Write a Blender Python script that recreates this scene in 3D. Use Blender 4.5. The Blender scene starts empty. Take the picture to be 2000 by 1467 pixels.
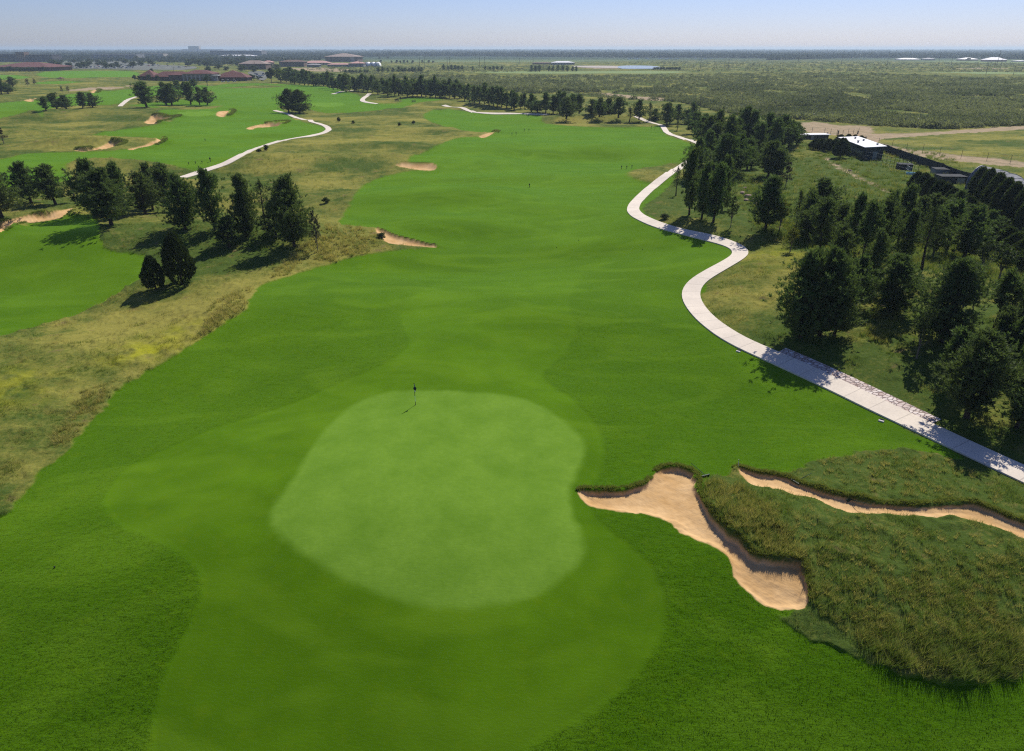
import bpy, bmesh, math, random
import numpy as np
from mathutils import Vector
rs = np.random.RandomState(7)
random.seed(7)
scene = bpy.context.scene
COL = scene.collection

# ------------------------------------------------------------------ camera maths
HC = 30.0
PITCH = math.radians(25.6)
FPX = 1333.0
CP, SP = math.cos(PITCH), math.sin(PITCH)

def flat(px, py, z=0.0):
    px = np.asarray(px, float); py = np.asarray(py, float)
    u = (733.5 - py) / FPX; r = (px - 1000.0) / FPX
    dz = -SP + CP * u; dy = CP + SP * u
    t = (z - HC) / np.minimum(dz, -1e-4)
    return r * t, dy * t

def height_at_py(x, y, py):
    k = (733.5 - py) / FPX
    return HC + y * (k * CP - SP) / (CP + k * SP)

def px_per_m(y, z=0.0):
    return FPX / (y * CP - (z - HC) * SP)

# ------------------------------------------------------------------ noise
_tab = np.random.RandomState(3).rand(256, 256).astype(np.float32)
def vn(x, y, s=0):
    x = np.asarray(x, float) + s * 17.31; y = np.asarray(y, float) + s * 9.77
    xi = np.floor(x).astype(np.int64); yi = np.floor(y).astype(np.int64)
    fx = x - xi; fy = y - yi
    fx = fx * fx * fx * (fx * (fx * 6 - 15) + 10); fy = fy * fy * fy * (fy * (fy * 6 - 15) + 10)
    a = _tab[xi & 255, yi & 255]; b = _tab[(xi + 1) & 255, yi & 255]
    c = _tab[xi & 255, (yi + 1) & 255]; d = _tab[(xi + 1) & 255, (yi + 1) & 255]
    return (a * (1 - fx) + b * fx) * (1 - fy) + (c * (1 - fx) + d * fx) * fy - 0.5
def fbm(x, y, s=0, o=4):
    t = 0; a = 1.0
    for i in range(o):
        t = t + a * vn(x * 2 ** i, y * 2 ** i, s + i * 3); a *= 0.5
    return t
def sstep(a, b, v):
    t = np.clip((v - a) / (b - a), 0, 1)
    return t * t * (3 - 2 * t)

# ------------------------------------------------------------------ base relief
MOUNDS = []
def mound(px, py, sx, sy, h, ang=0):
    x, y = flat(px, py)
    MOUNDS.append((float(x), float(y), sx, sy, h, math.radians(ang)))
mound(840, 950, 15, 13, 0.9)
mound(380, 470, 34, 11, 1.9, 8); mound(660, 470, 16, 6, 0.9, -12)
mound(80, 560, 26, 18, -1.6); mound(330, 640, 22, 10, 0.8, 25)
mound(1650, 1090, 8, 9, 1.1); mound(1450, 1000, 4.0, 5.0, 0.35); mound(1720, 915, 9, 5, 0.5, -20)
mound(1750, 640, 14, 22, 2.0); mound(1560, 470, 14, 22, 1.2); mound(1450, 390, 22, 26, 1.8)
mound(640, 305, 26, 16, 2.2); mound(560, 260, 30, 14, 1.5); mound(850, 255, 24, 10, 1.4)
mound(1160, 235, 30, 8, 1.6); mound(1280, 336, 10, 6, 0.9)
mound(1000, 390, 26, 7, 1.1, 5); mound(1080, 350, 30, 6, 0.9, -4); mound(980, 300, 26, 9, 1.0)
mound(1000, 500, 24, 9, -0.7); mound(960, 620, 20, 9, 0.6); mound(1250, 620, 10, 14, -0.8)
mound(560, 700, 16, 9, -0.9, 25); mound(1300, 800, 12, 9, -0.7); mound(740, 400, 12, 8, 0.8)
mound(240, 280, 34, 7, 1.6, 3); mound(320, 225, 40, 12, 1.8); mound(110, 225, 50, 10, 1.6)
mound(240, 330, 24, 7, 1.5); mound(430, 215, 26, 8, 1.0); mound(110, 430, 22, 4, 1.0, 10)
mound(1180, 290, 40, 9, 0.9); mound(230, 900, 9, 16, -0.5, -30); mound(1250, 1050, 9, 12, -0.3)

def base_h(x, y):
    x = np.asarray(x, float); y = np.asarray(y, float)
    z = np.zeros(np.broadcast(x, y).shape)
    fade = 1.0 / (1.0 + np.clip(y - 420, 0, None) / 160.0) * (1 - 0.8 * sstep(50, 85, x - (y - 150) * 0.15) * sstep(130, 175, y))
    z = z + fade * (2.2 * vn(x / 46, y / 34, 1) + 1.35 * vn(x / 20, y / 15, 2) * sstep(26, 70, y) + 0.12 * vn(x / 7, y / 6, 3))
    z = z + fade * 1.3 * vn(x / 34, y / 11, 11) * sstep(60, 130, y)
    for mx, my, sx, sy, h, a in MOUNDS:
        dx = x - mx; dy = y - my
        c, s = math.cos(a), math.sin(a)
        u = dx * c + dy * s; v = -dx * s + dy * c
        z = z + h * np.exp(-0.5 * ((u / sx) ** 2 + (v / sy) ** 2))
    z = z - 0.30 * np.log1p(np.exp((36 - y) / 3.5)) * 3.5          # the apron falls away in front of the green, steepened to darken the foreground
    z = z + 1.6 * sstep(26, 70, x - 0.12 * np.clip(y - 40, 0, 200)) * (1 - sstep(180, 320, y))
    return z

def W3(px, py, hf=base_h):
    px = np.asarray(px, float); py = np.asarray(py, float)
    z = np.zeros(px.shape)
    for i in range(14):
        x, y = flat(px, py, z)
        z = 0.35 * z + 0.65 * hf(x, y)
    x, y = flat(px, py, z)
    return x, y, z

def spline(pts, n=5, closed=True):
    P = np.array(pts, float); N = len(P); out = []
    for i in range(N if closed else N - 1):
        if closed: p0, p1, p2, p3 = P[(i - 1) % N], P[i], P[(i + 1) % N], P[(i + 2) % N]
        else: p0, p1, p2, p3 = P[max(i - 1, 0)], P[i], P[i + 1], P[min(i + 2, N - 1)]
        for k in range(n):
            t = k / n
            out.append(0.5 * ((2 * p1) + (-p0 + p2) * t + (2 * p0 - 5 * p1 + 4 * p2 - p3) * t * t + (-p0 + 3 * p1 - 3 * p2 + p3) * t ** 3))
    if not closed: out.append(P[-1])
    return np.array(out)

def wpoly(pts, n=3):
    s = spline(pts, n)
    x, y, z = W3(s[:, 0], s[:, 1])
    return np.stack([x, y], 1)

def sdf(poly, X, Y):
    shp = X.shape; x = X.ravel(); y = Y.ravel()
    d2 = np.full(x.shape, 1e18); inside = np.zeros(x.shape, bool)
    N = len(poly)
    for i in range(N):
        ax, ay = poly[i]; bx, by = poly[(i + 1) % N]
        ex, ey = bx - ax, by - ay
        L = ex * ex + ey * ey + 1e-12
        wx = x - ax; wy = y - ay
        t = np.clip((wx * ex + wy * ey) / L, 0, 1)
        dx = wx - t * ex; dy = wy - t * ey
        np.minimum(d2, dx * dx + dy * dy, out=d2)
        if ay != by:
            c = ((ay > y) != (by > y)) & (x < (bx - ax) * (y - ay) / (by - ay) + ax)
            inside ^= c
    d = np.sqrt(d2)
    return np.where(inside, -d, d).reshape(shp)

# ------------------------------------------------------------------ zones, traced as outlines and laid on the ground
MOWN = {
 'main': [(-60,1600),(-90,1080),(0,1012),(40,975),(80,925),(130,880),(180,825),(228,765),(265,740),(330,702),(385,668),(440,632),(478,606),(493,578),(515,557),(560,542),(640,517),(700,500),(760,491),(825,485),(856,483),(848,478),(800,470),(770,460),(745,448),(700,443),(662,438),(668,425),(682,404),(692,384),(708,364),(745,347),(800,334),(850,331),(852,325),(830,320),(795,318),(800,308),(840,292),(870,278),(905,268),(945,268),(970,260),(925,258),(880,250),(845,240),(826,228),(838,218),(875,212),(930,220),(1010,223),(1055,226),(1062,240),(1110,246),(1180,249),(1270,248),(1292,246),(1300,262),(1332,275),(1368,288),(1352,306),(1335,322),(1318,350),(1290,380),(1258,402),(1262,418),(1300,437),(1350,452),(1400,467),(1432,478),(1452,492),(1445,508),(1400,535),(1382,552),(1372,580),(1380,612),(1415,648),(1468,674),(1500,705),(1600,745),(1700,800),(1800,850),(1880,893),(1850,895),(1790,882),(1720,878),(1650,888),(1590,902),(1560,920),(1500,926),(1440,910),(1425,930),(1380,936),(1375,975),(1400,1050),(1470,1110),(1540,1130),(1560,1170),(1545,1200),(1522,1212),(1600,1255),(1700,1300),(1800,1337),(1880,1347),(1950,1337),(2010,1312),(2120,1290),(2150,1600)],
 'left near': [(-120,500),(-20,462),(60,440),(130,424),(175,420),(192,440),(198,470),(215,490),(270,497),(286,508),(288,535),(258,555),(200,592),(120,625),(0,657),(-140,690)],
 'left mid': [(-80,320),(0,312),(60,300),(150,298),(250,292),(320,276),(270,268),(185,266),(205,258),(300,245),(345,232),(300,226),(330,216),(430,212),(500,208),(548,211),(566,228),(588,238),(630,247),(642,256),(605,266),(540,278),(490,297),(440,318),(380,336),(330,322),(250,311),(180,317),(140,330),(145,348),(80,362),(-80,372)],
 'left far': [(250,205),(300,200),(360,195),(420,185),(408,172),(440,164),(520,163),(580,166),(640,170),(700,186),(716,200),(780,204),(800,207),(740,216),(640,221),(606,214),(600,206),(548,207),(500,206),(430,209),(330,212)],
 'far strip': [(-40,206),(60,196),(160,182),(240,176),(300,168),(400,166),(420,176),(340,186),(260,190),(230,204),(150,206),(90,214),(70,226),(-40,232)],
 'far strip b': [(100,139),(180,138),(262,139),(262,150),(180,151),(110,153),(70,146)],
 'far strip c': [(-30,146),(30,147),(60,151),(20,156),(-30,155)],
 'far strip d': [(75,160),(130,158),(170,160),(120,164),(70,164)],
 'row strip': [(780,192),(850,191),(860,196),(800,200)],
}
NATIVE = [
 [(1060,238),(1075,231),(1110,227),(1160,226),(1230,233),(1275,240),(1250,246),(1180,244),(1110,242)],
 [(1225,340),(1250,330),(1300,322),(1345,316),(1328,330),(1290,356),(1250,353)],
 [(330,212),(300,205),(420,208),(470,209),(400,212),(345,216)],
 [(130,322),(180,310),(260,313),(330,324),(395,338),(330,345),(200,348),(138,345)],
 [(420,172),(520,166),(560,170),(500,172)],
]
SMOOTH = [
 [(205,985),(222,945),(260,908),(340,869),(430,832),(520,805),(600,775),(680,740),(760,705),(800,670),(785,625),(795,590),(850,555),(920,530),(900,500),(860,440),(800,400),(790,360),(870,320),(900,290),(1000,262),(1200,262),(1280,290),(1250,330),(1180,370),(1130,420),(1110,480),(1140,530),(1110,590),(1125,640),(1100,690),(1060,735),(1120,780),(1170,840),(1180,900),(1150,980),(1200,1040),(1270,1100),(1300,1170),(1290,1240),(1240,1320),(1150,1395),(1020,1470),(980,1580),(290,1580),(298,1467),(302,1400),(322,1320),(360,1240),(385,1190),(396,1150),(385,1110),(350,1076),(300,1052),(232,1022)],
 [(0,330),(120,318),(200,300),(330,300),(420,270),(560,262),(600,252),(540,240),(440,240),(380,262),(280,290),(150,308),(0,322)],
 [(430,200),(480,185),(560,185),(660,195),(740,206),(640,216),(500,204)],
]
GREEN = [[(693,790),(740,771),(800,763),(900,765),(1000,775),(1060,795),(1110,830),(1140,865),(1138,895),(1122,935),(1112,970),(1122,1010),(1136,1045),(1138,1082),(1110,1120),(1050,1160),(980,1180),(890,1188),(790,1175),(700,1145),(620,1100),(560,1060),(530,1020),(540,985),(575,930),(600,890),(640,835)],
 [(340,221),(400,217),(440,219),(418,224),(380,228),(330,226)], [(600,205),(640,200),(675,204),(640,210)]]
BUNKERS = [
 ('deep three lobed bunker of raked pink sand right of the green', 1.45, [(1130,965),(1145,957),(1200,960),(1250,950),(1272,936),(1285,920),(1310,912),(1345,920),(1360,935),(1361,955),(1375,985),(1400,1020),(1440,1055),(1470,1085),(1500,1092),(1560,1097),(1570,1115),(1578,1150),(1575,1183),(1545,1192),(1500,1185),(1460,1160),(1435,1125),(1420,1090),(1390,1068),(1330,1040),(1315,1020),(1250,1005),(1180,995),(1143,982)]),
 ('long narrow winding bunker of orange sand below the cart path', 0.85, [(1440,913),(1480,925),(1530,932),(1560,945),(1620,965),(1680,978),(1750,988),(1800,990),(1850,985),(1900,985),(1950,1003),(1990,1020),(2100,1052),(2100,1072),(1972,1042),(1928,1025),(1880,1012),(1820,1010),(1760,1007),(1680,1005),(1632,996),(1594,977),(1536,961),(1478,949),(1452,932)]),
 ('thin sand bunker under a dark grass lip left of the fairway', 1.0, [(734,449),(755,451),(772,459),(802,467),(855,482),(822,482),(788,479),(754,473)]),
 ('small pale bunker notched into the left edge of the fairway', 1.3, [(774,323),(800,318),(845,320),(855,328),(838,333),(800,329)]),
 ('shaded bunker at the far left below three pines', 1.2, [(-40,437),(0,434),(60,420),(110,413),(160,405),(120,425),(60,437),(0,457),(-40,470)]),
 ('wide pale bunker on the left hole, left of its twin', 1.5, [(148,293),(190,289),(218,277),(244,280),(232,287),(190,293),(160,296)]),
 ('pale bunker on the left hole, right of its twin', 1.5, [(250,292),(280,285),(300,276),(322,275),(302,285),(270,292)]),
 ('notched sand bunker in tan rough left of the small round bunker', 1.6, [(282,240),(300,230),(330,230),(350,228),(328,236),(303,242)]),
 ('small round bunker guarding the distant left green', 1.8, [(423,226),(427,218),(454,217),(450,225),(438,228)]),
 ('thin crescent bunker left of the curving cart path', 1.6, [(482,250),(510,243),(560,239),(548,245),(515,249),(490,253)]),
 ('little bunker in brown grass at the far left corner of the fairway', 1.3, [(936,267),(950,261),(970,258),(962,264),(945,269)]),
 ('tiny distant bunker beside a dark shrub, furthest of all', 1.5, [(176,181),(184,176),(194,176),(190,181)]),
 ('tiny bunker with a shaded lip left of the five dark pines', 1.5, [(46,197),(56,194),(80,192),(70,197)]),
]
DIRT = [
 [(1560,243),(1590,238),(1640,245),(1700,248),(1700,262),(1660,266),(1600,262),(1566,256)],
 [(1690,262),(1800,260),(2020,244),(2020,252),(1860,262),(1745,270),(1715,276),(1740,286),(1850,302),(2020,318),(2020,330),(1840,312),(1730,296),(1690,284),(1676,270)],
 [(1165,180),(1230,186),(1310,193),(1330,198),(1270,196),(1190,188)],
 [(1597,300),(1640,325),(1690,352),(1745,378),(1735,378),(1680,353),(1630,326)],
 [(560,133),(620,132),(700,136),(660,140),(600,139)],
 [(1125,128),(1213,129),(1213,134),(1160,134),(1125,132)],
 [(1870,132),(2020,135),(2020,137),(1870,134)],
 [(215,168),(280,167),(240,172),(180,177),(120,180),(150,174)],
]
PALE = [[(700,112),(760,109),(900,109.5),(1050,111.5),(1200,114),(1300,117),(1180,120),(1000,121),(850,121),(740,120)],
        [(1690,114),(1800,113),(2020,118),(2020,124),(1850,121),(1700,118)],[(900,140),(1150,139),(1330,139),(1330,143),(1150,144),(950,143)],
        [(1810,140),(2020,141),(2020,145),(1830,143)]]
LOT = [(95,123),(180,118),(260,120),(300,126),(380,130),(370,136),(300,137),(200,135),(100,133)]

# ------------------------------------------------------------------ the ground grid (finer near the viewpoint)
py_rows = np.concatenate([np.linspace(1560, 300, 860), np.linspace(298.9, 97.6, 240)])
_, Yr = flat(np.zeros_like(py_rows), py_rows)
Yr = np.concatenate([np.linspace(-60, Yr[0] - 1.0, 24), Yr, [17000.0]])
u_in = np.linspace(-1, 1, 1400)
U = np.concatenate([-1 - np.linspace(1.6, 0.05, 14), u_in, 1 + np.linspace(0.05, 1.6, 14)])
Wd = 0.80 * np.clip(Yr, 0, None) + 14
GX = U[None, :] * Wd[:, None]; GY = np.repeat(Yr[:, None], len(U), 1)
R_, C_ = GX.shape
def gidx(x, y):
    r = np.interp(y, Yr, np.arange(R_)); w = 0.80 * np.clip(y, 0, None) + 14
    c = np.interp(x / w, U, np.arange(C_))
    r0 = np.clip(r.astype(int), 0, R_ - 2); c0 = np.clip(c.astype(int), 0, C_ - 2)
    return r0, c0, r - r0, c - c0
def gs(F, x, y):
    x = np.asarray(x, float); y = np.asarray(y, float)
    r, c, a, b = gidx(x, y)
    return (F[r, c] * (1 - b) + F[r, c + 1] * b) * (1 - a) + (F[r + 1, c] * (1 - b) + F[r + 1, c + 1] * b) * a

ST = 4
ri = np.unique(np.concatenate([np.arange(0, R_, ST), [R_ - 1]])); ci = np.unique(np.concatenate([np.arange(0, C_, ST), [C_ - 1]]))
cX = GX[np.ix_(ri, ci)]; cY = GY[np.ix_(ri, ci)]
def upsample(F):
    rr = np.interp(np.arange(R_), ri, np.arange(len(ri))); cc = np.interp(np.arange(C_), ci, np.arange(len(ci)))
    r0 = np.clip(rr.astype(int), 0, len(ri) - 2); c0 = np.clip(cc.astype(int), 0, len(ci) - 2)
    a = (rr - r0)[:, None]; b = (cc - c0)[None, :]
    T = F[r0] * (1 - a) + F[r0 + 1] * a
    return T[:, c0] * (1 - b) + T[:, c0 + 1] * b
def zone_sdf(polys, n=3, coarse=True):
    out = None
    for p in polys:
        wp = wpoly(p, n)
        s = sdf(wp, cX, cY)
        out = s if out is None else np.minimum(out, s)
    return upsample(out)
def boxed_sdf(poly, marg):
    x0, y0 = poly.min(0) - marg; x1, y1 = poly.max(0) + marg
    m = (GX > x0) & (GX < x1) & (GY > y0) & (GY < y1)
    return m

edge_n = 0.22 * fbm(GX / 1.1, GY / 1.1, 5, 3)
far_w = np.clip(GY * 0.0022, 0.07, 6)
def mask(s, w=1.0, j=1.0):
    return sstep(far_w * w, -far_w * w, s + edge_n * j)

s_mown = zone_sdf(list(MOWN.values()))
s_nat = zone_sdf(NATIVE)
s_smooth = zone_sdf(SMOOTH, 4)
s_green = zone_sdf(GREEN, 4)
s_dirt = zone_sdf(DIRT, 2)
s_pale = zone_sdf(PALE, 2)
a_mow = mask(s_mown, 1.3, 2.6) * (1 - mask(s_nat, 3, 3))
a_smooth = sstep(0.35, -0.35, s_smooth + edge_n * 0.8)
_k = 0.85 * sstep(50, 100, GY)
a_smooth = a_smooth * (1 - _k) + 0.6 * _k
a_green = sstep(0.45, -0.45, s_green + edge_n * 1.0)
a_dirt = sstep(0.7, -0.5, s_dirt + 2.2 * fbm(GX / 3.0, GY / 3.0, 8, 3) * sstep(0.0, 3.0, GY / 100.0))
a_pale = sstep(4, -4, s_pale)
# relief
GZ = base_h(GX, GY)
rough_h = (1 - a_mow) * (1 - sstep(260, 420, GY))
GREL = rough_h * (0.10 + 0.35 * np.clip(fbm(GX / 1.4, GY / 1.4, 21, 3) + 0.05, 0, 1) + 0.4 * np.clip(fbm(GX / 4.5, GY / 4.5, 25, 2), 0, 1)) * (1 - a_dirt)
GZ = GZ + GREL
roughcut = a_mow * (1 - a_smooth) * (1 - sstep(90, 200, GY))
GZ = GZ + roughcut * 0.02 * (1 + 1.6 * fbm(GX / 0.5, GY / 0.35, 31, 2))
a_sand = np.zeros_like(GZ); zone_b = np.full(GZ.shape, -1, int)
bunk_polys = []
for bi, (lab, dep, pts) in enumerate(BUNKERS):
    wp = wpoly(pts, 5); bunk_polys.append(wp)
    m = boxed_sdf(wp, 6)
    x = GX[m]; y = GY[m]
    s = sdf(wp, x, y)
    e_ = 0.9
    sx = (sdf(wp, x + e_, y) - sdf(wp, x - e_, y)) / (2 * e_); sy = (sdf(wp, x, y + e_) - sdf(wp, x, y - e_)) / (2 * e_)
    steep = sstep(-0.15, 0.75, sy + 0.55 * sx)
    isfar = (0.0 if bi < 2 else 0.2 if bi in (2, 3) else 1.0)
    s = s + (0.30 * fbm(x / 1.3, y / 1.3, 40 + bi, 3) + 0.10 * vn(x * 3, y * 3, 77)) * (1 - 0.85 * isfar)
    big = 1.0 + np.clip(wp[:, 1].mean() - 120, 0, 300) / 160.0
    wr = 1.3 * y * y / 40000.0; t = -s / big; drop = 0.24 * (steep * sstep(-0.05, 0.18 + wr, t) + (1 - steep) * sstep(0, 0.8, t)) + 0.12 * sstep(0.2, 2.2, t)
    lip = steep * sstep(3.2 * big, 0.0, s) * sstep(-0.25 - wr, 0.05 + wr * 0.3, s)
    z = GZ[m] - GREL[m] * sstep(0.25, -0.15, s)
    drop = drop + isfar * steep * 0.6 * sstep(-0.05, 0.25 + wr, t)
    z = z - dep * drop * big ** 0.5 + (0.12 + 0.5 * isfar) * dep * lip * np.exp(-np.clip(s, 0, None) / (1.6 * big))
    z = z + (s < 0) * 0.03 * fbm(x * 2.2, y * 2.2, 60, 2)
    GZ[m] = z
    fw = far_w[m]
    a_sand[m] = np.maximum(a_sand[m], sstep(fw * 0.6, -fw * 0.6, s + steep * (0.10 + 0.7 * isfar * big)))
    zb = zone_b[m]; zb[(s + steep * (0.10 + 0.7 * isfar * big)) < 0] = bi; zone_b[m] = zb
a_mow = a_mow * (1 - a_sand); a_dirt = a_dirt * (1 - a_sand)

# dryness of the unmown grass: gold and tan patches where the photo has them
a_dry = 0.36 + 0.95 * fbm(GX / 18, GY / 11, 50, 4) + 0.40 * fbm(GX / 2.6, GY / 2.2, 55, 3)
a_yel = np.zeros_like(GZ)
def blob(A, px, py, sx, sy, amp, ang=0):
    x0, y0, _ = W3(px, py); a = math.radians(ang)
    dx = GX - x0; dy = GY - y0
    u = dx * math.cos(a) + dy * math.sin(a); v = -dx * math.sin(a) + dy * math.cos(a)
    A += amp * np.exp(-0.5 * ((u / sx) ** 2 + (v / sy) ** 2))
for b in [(250,625,14,5,.18,30),(430,590,8,5,.38,30),(90,680,14,6,.16,0),(180,770,4,4,.35,0),(60,850,8,8,-.02,0),(120,640,8,3,.2,30),(60,930,8,8,-.15,0),(1700,1150,16,11,-.5,0),(1750,930,12,6,-.5,0),
          (1420,985,5,5,.28,0),(660,470,13,6,.5,0),(600,280,30,18,.25,0),(780,270,30,14,.38,0),(620,235,30,8,.4,0),(150,245,40,14,.35,0),(720,350,20,18,.15,0),
          (1440,580,9,16,.22,0),(1480,480,9,14,.3,0),(1600,760,9,7,-.25,0),(1700,700,6,8,.1,0),(1600,330,26,26,-.7,0),(1700,400,24,24,-.7,0),(1820,450,20,20,-.6,0),(1450,400,14,14,-.3,0),(1800,250,60,30,.2,0),(1750,270,50,20,.15,0),
          (1290,335,16,10,.45,0),(1160,236,30,8,.35,0),(870,235,30,10,.3,0),(1700,560,10,14,-.3,0),(350,480,20,5,-.4,0),(450,510,12,5,-.25,20),(300,560,10,4,-.3,30),
          (80,170,120,60,.12,0),(760,205,50,14,.3,0),(1900,870,8,6,-.3,0)]:
    blob(a_dry, *b)
blob(a_yel, 300, 680, 2.6, 2.0, .7); blob(a_yel, 255, 700, 2.0, 1.5, .45); blob(a_yel, 380, 640, 3, 1.5, .5); blob(a_yel, 1510, 500, 5, 4, .35); blob(a_yel, 0, 760, 3, 3, .6)
a_dry = np.clip(a_dry, 0, 1.2); a_yel = np.clip(a_yel * (0.6 + 1.4 * fbm(GX / 1.2, GY / 1.2, 9, 2)), 0, 1)
a_far = sstep(1500, 2600, GY)

def hz(x, y): return gs(GZ, x, y)
def PT(px, py):
    x, y, z = W3(px, py, hz)
    return x, y, z
# ------------------------------------------------------------------ mesh and object helpers
def mesh_np(name, V, F, mats=None, attrs=None, smooth=False, mi=None):
    V = np.ascontiguousarray(V, np.float32); F = np.ascontiguousarray(F, np.int32)
    me = bpy.data.meshes.new(name); n, k = F.shape
    me.vertices.add(len(V)); me.vertices.foreach_set('co', V.ravel())
    me.loops.add(n * k); me.loops.foreach_set('vertex_index', F.ravel())
    me.polygons.add(n); me.polygons.foreach_set('loop_start', np.arange(0, n * k, k, dtype=np.int32))
    me.polygons.foreach_set('loop_total', np.full(n, k, np.int32))
    if mi is not None: me.polygons.foreach_set('material_index', np.asarray(mi, np.int32))
    me.polygons.foreach_set('use_smooth', np.full(n, smooth, bool))
    me.update(calc_edges=True)
    for key, arr in (attrs or {}).items():
        a = me.attributes.new(key, 'FLOAT', 'POINT'); a.data.foreach_set('value', np.ascontiguousarray(arr, np.float32).ravel())
    for m in (mats or []): me.materials.append(m)
    return me

def link(name, me, parent=None, loc=None, rz=0.0):
    o = bpy.data.objects.new(name, me); COL.objects.link(o)
    if loc is not None: o.location = loc
    o.rotation_euler = (0, 0, rz)
    if parent is not None: o.parent = parent
    return o
def tag(o, label=None, cat=None, group=None, kind=None):
    if label: o['label'] = label
    if cat: o['category'] = cat
    if group: o['group'] = group
    if kind: o['kind'] = kind
    return o
def empty(name, loc, rz=0.0, label=None, cat=None, group=None):
    o = bpy.data.objects.new(name, None); COL.objects.link(o); o.location = loc; o.rotation_euler = (0, 0, rz)
    o.empty_display_size = 0.5
    return tag(o, label, cat, group)
def copy_tree(o, loc, rz=0.0, scale=None, label=None, group=None):
    r = o.copy(); COL.objects.link(r); r.location = loc; r.rotation_euler = (0, 0, rz)
    if scale is not None: r.scale = scale
    if label: r['label'] = label
    if group: r['group'] = group
    for ch in list(o.children):
        c = ch.copy(); COL.objects.link(c); c.parent = r
        for g in list(ch.children):
            d = g.copy(); COL.objects.link(d); d.parent = c
    return r

class MB:
    """collects shapes into one mesh"""
    def __init__(s): s.v = []; s.f = []
    def add(s, vs, fs):
        b = len(s.v); s.v += [tuple(v) for v in vs]; s.f += [tuple(i + b for i in f) for f in fs]
    def box(s, x0, x1, y0, y1, z0, z1):
        s.add([(x0,y0,z0),(x1,y0,z0),(x1,y1,z0),(x0,y1,z0),(x0,y0,z1),(x1,y0,z1),(x1,y1,z1),(x0,y1,z1)],
              [(0,3,2,1),(4,5,6,7),(0,1,5,4),(1,2,6,5),(2,3,7,6),(3,0,4,7)])
    def tube(s, p, q, r0, r1=None, n=8, cap=True):
        r1 = r0 if r1 is None else r1
        p = Vector(p); q = Vector(q); d = (q - p).normalized()
        a = d.orthogonal().normalized(); b = d.cross(a)
        vs = [p + (a * math.cos(2*math.pi*i/n) + b * math.sin(2*math.pi*i/n)) * r0 for i in range(n)]
        vs += [q + (a * math.cos(2*math.pi*i/n) + b * math.sin(2*math.pi*i/n)) * r1 for i in range(n)]
        fs = [(i, (i+1) % n, n + (i+1) % n, n + i) for i in range(n)]
        if cap: fs += [tuple(range(n))[::-1], tuple(range(n, 2*n))]
        s.add(vs, fs)
    def ball(s, c, rx, ry, rz, nu=10, nv=6):
        vs = [(c[0], c[1], c[2]-rz)]
        for j in range(1, nv):
            t = -math.pi/2 + math.pi*j/nv
            for i in range(nu):
                a = 2*math.pi*i/nu
                vs.append((c[0]+rx*math.cos(t)*math.cos(a), c[1]+ry*math.cos(t)*math.sin(a), c[2]+rz*math.sin(t)))
        vs.append((c[0], c[1], c[2]+rz)); fs = []
        for i in range(nu):
            fs.append((0, 1+(i+1) % nu, 1+i)); fs.append((len(vs)-1, 1+(nv-2)*nu+i, 1+(nv-2)*nu+(i+1) % nu))
            for j in range(nv-2):
                a = 1+j*nu; fs.append((a+i, a+(i+1) % nu, a+nu+(i+1) % nu, a+nu+i))
        s.add(vs, fs)
    def prism(s, pts, y0, y1):       # outline in xz pushed along y
        n = len(pts); vs = [(x, y0, z) for x, z in pts] + [(x, y1, z) for x, z in pts]
        s.add(vs, [tuple(range(n)), tuple(range(n, 2*n))[::-1]] + [(i, n+i, n+(i+1) % n, (i+1) % n) for i in range(n)])
    def hip(s, x0, x1, y0, y1, z0, z1, over=0.8, inset=None):
        x0 -= over; x1 += over; y0 -= over; y1 += over
        w = x1-x0; d = y1-y0; k = inset if inset is not None else min(w, d)/2
        if w >= d: r0 = (x0+k, (y0+y1)/2, z1); r1 = (x1-k, (y0+y1)/2, z1)
        else: r0 = ((x0+x1)/2, y0+k, z1); r1 = ((x0+x1)/2, y1-k, z1)
        e = 0.25
        vs = [(x0,y0,z0),(x1,y0,z0),(x1,y1,z0),(x0,y1,z0),(x0,y0,z0+e),(x1,y0,z0+e),(x1,y1,z0+e),(x0,y1,z0+e), r0, r1]
        fs = [(0,3,2,1),(0,1,5,4),(1,2,6,5),(2,3,7,6),(3,0,4,7)]
        if w >= d: fs += [(4,5,9,8),(5,6,9),(6,7,8,9),(7,4,8)]
        else: fs += [(4,5,8),(5,6,9,8),(6,7,9),(7,4,8,9)]
        s.add(vs, fs)
    def mesh(s, name, mat, smooth=False):
        me = bpy.data.meshes.new(name); me.from_pydata(s.v, [], s.f); me.update()
        if mat: me.materials.append(mat)
        if smooth: me.polygons.foreach_set('use_smooth', [True]*len(me.polygons))
        return me
    def build(s, name, mat, parent=None, smooth=False, loc=None, rz=0):
        return link(name, s.mesh(name, mat, smooth), parent, loc, rz)

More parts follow.
